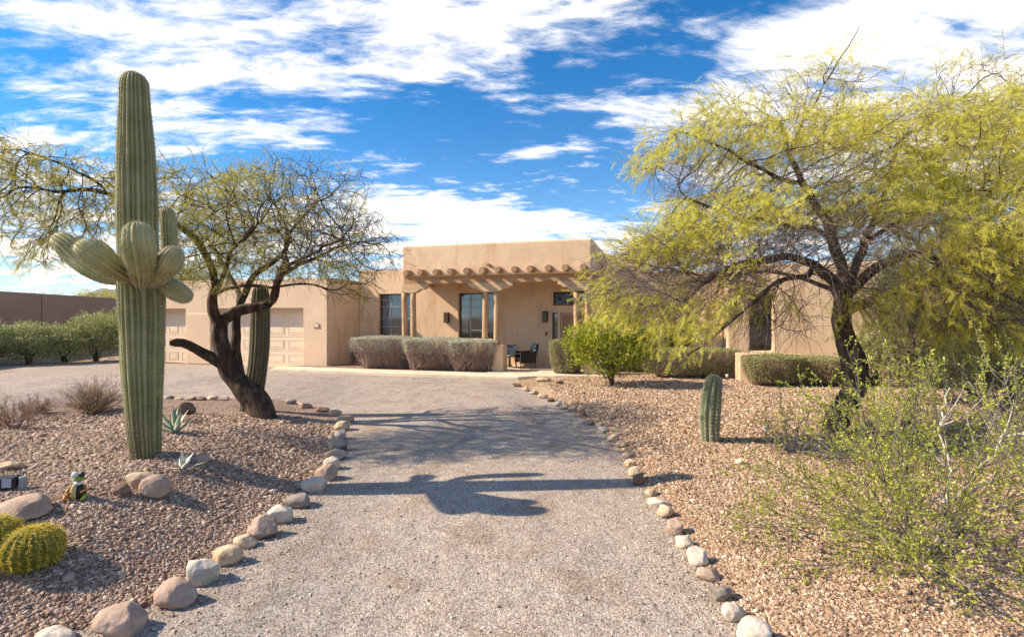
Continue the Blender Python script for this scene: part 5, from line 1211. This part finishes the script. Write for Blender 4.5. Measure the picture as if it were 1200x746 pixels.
m_litter = mat('leaf_litter', [(.10,.055,.03), (.24,.14,.08), (.40,.27,.16)], .9, 5, 3, isl=.8)
def litter(n, cx, cy, sx, sy, hf, poly, label, ins=True):
    X = cx+sx*rng.normal(size=n); Y = cy+sy*rng.normal(size=n); s_ = sdist(X, Y, poly); k = (s_ > -.25) & (Y > 2.5) if ins else (Y > 2.5); X, Y = X[k], Y[k]; Z = np.maximum(hf(X, Y), 0)+.008
    D_ = unit(rng.normal(size=(len(X), 3))*np.array([1, 1, .12])); V, Fc = batch_leaves(np.stack([X, Y, Z], -1), D_, rng.uniform(.012, .04, len(X)), *LAN, roll=unit(rng.normal(size=(len(X), 3))*np.array([.2, .2, 1])))
    tag(np_mesh('leaf_litter', V, Fc, m_litter), label, 'litter', kind='stuff')
litter(9000, 2.2, 7.2, .9, 1.6, hR, right_poly, 'dry brown leaf litter gathered along the right stone edging')
litter(7000, 4.6, 8.0, 1.6, 1.2, hR, right_poly, 'dry brown leaf litter under the yellow-green mesquite')
litter(5000, -4.0, 8.6, 1.4, .8, hL, left_poly, 'dry leaf litter around the leaning tree trunk')

# ------------------------------------------------------------------ small yard ornaments
fr = onL(92, 584); k = .95*float(fr[1])/5.1
m_green = mat('figurine_green', [(.16,.24,.03), (.26,.32,.05)], .35, 20, 3, spec=.5); m_tanp = mat('figurine_tan', [(.55,.42,.16), (.66,.52,.26)], .4, 20, 3); m_org = mat('figurine_orange', [(.40,.16,.03), (.52,.24,.05)], .4, 20, 3)
m_wht = mat('figurine_white', [(.62,.64,.66), (.75,.76,.78)], .3, 20, 3); m_blk = mat('figurine_black', [(.015,.013,.012), (.04,.035,.03)], .35, 20, 3)
fg = empty('frog_figurine', tuple(fr), 'small painted frog figurine sitting on the gravel left of the saguaro', 'figurine', rz=R(15)); fg.scale = (k, k, k)
MB().ball((0,0,.075), (.075,.065,.085)).build('body', m_blk, fg, smooth=True)
MB().ball((-.02,-.045,.08), (.032,.03,.085)).build('belly', m_tanp, fg, smooth=True)
MB().ball((0,-.01,.165), (.035,.03,.022)).build('collar', m_wht, fg, smooth=True)
MB().ball((.012,-.015,.215), (.052,.045,.03)).build('head', m_green, fg, smooth=True)
MB().ball((-.018,-.03,.262), (.030,.030,.030)).build('eye', m_wht, fg, smooth=True); MB().ball((.040,-.02,.258), (.028,.028,.026)).build('eye', m_blk, fg, smooth=True)
for s_ in (-1, 1):
    MB().tube([(s_*.055,-.01,.14),(s_*.085,-.04,.10),(s_*.05,-.075,.085)], [.016,.014,.012], 8).build('arm', m_org, fg, smooth=True)
    MB().tube([(s_*.05,-.02,.035),(s_*.095,-.05,.05),(s_*.075,-.10,.012)], [.024,.022,.016], 8).build('leg', m_green if s_ > 0 else m_org, fg, smooth=True)
sp_ = onL(12, 574); 
sl = empty('solar_spotlight', tuple(sp_), 'small black solar spotlight behind the flat brownish boulder', 'lamp', rz=R(10))
o = MB().box(-.13,.07,-.05,.05,.03,.13).build('housing', m_black, sl); bevel(o, .015, 2)
m_pan = mat('solar_panel_blue', [(.28,.32,.40), (.36,.40,.48)], .2, 4, 2, spec=.6)
for x0 in (-.12, -.03): MB().box(x0, x0+.075, -.056, -.052, .04, .12).build('panel', m_pan, sl)
MB().lathe([(.028,0),(.03,.01),(.03,.11),(.026,.12)], (.10,0,0), 14).build('lamp_can', m_chairg, sl); MB().tube([(-.03,0,.03),(-.03,0,-.05)], .01, 8).build('stake', m_black, sl)
for (px, py, lab) in ((898, 514, 'short silver path light in the gravel right of the ribbed cactus'), (852, 447, 'short white path light before the long green hedge')):
    q = onR(px, py); pl_ = empty('path_light', tuple(q), lab, 'lamp', 'path lights in the right yard')
    MB().tube([(0,0,-.03),(0,0,.12)], .008, 8).build('stake', m_black, pl_); MB().lathe([(.02,.12),(.03,.125),(.035,.17),(.055,.175),(.03,.20),(.008,.21)], n=16).build('lamp_head', m_wht, pl_)
print('meshes', len(bpy.data.meshes))
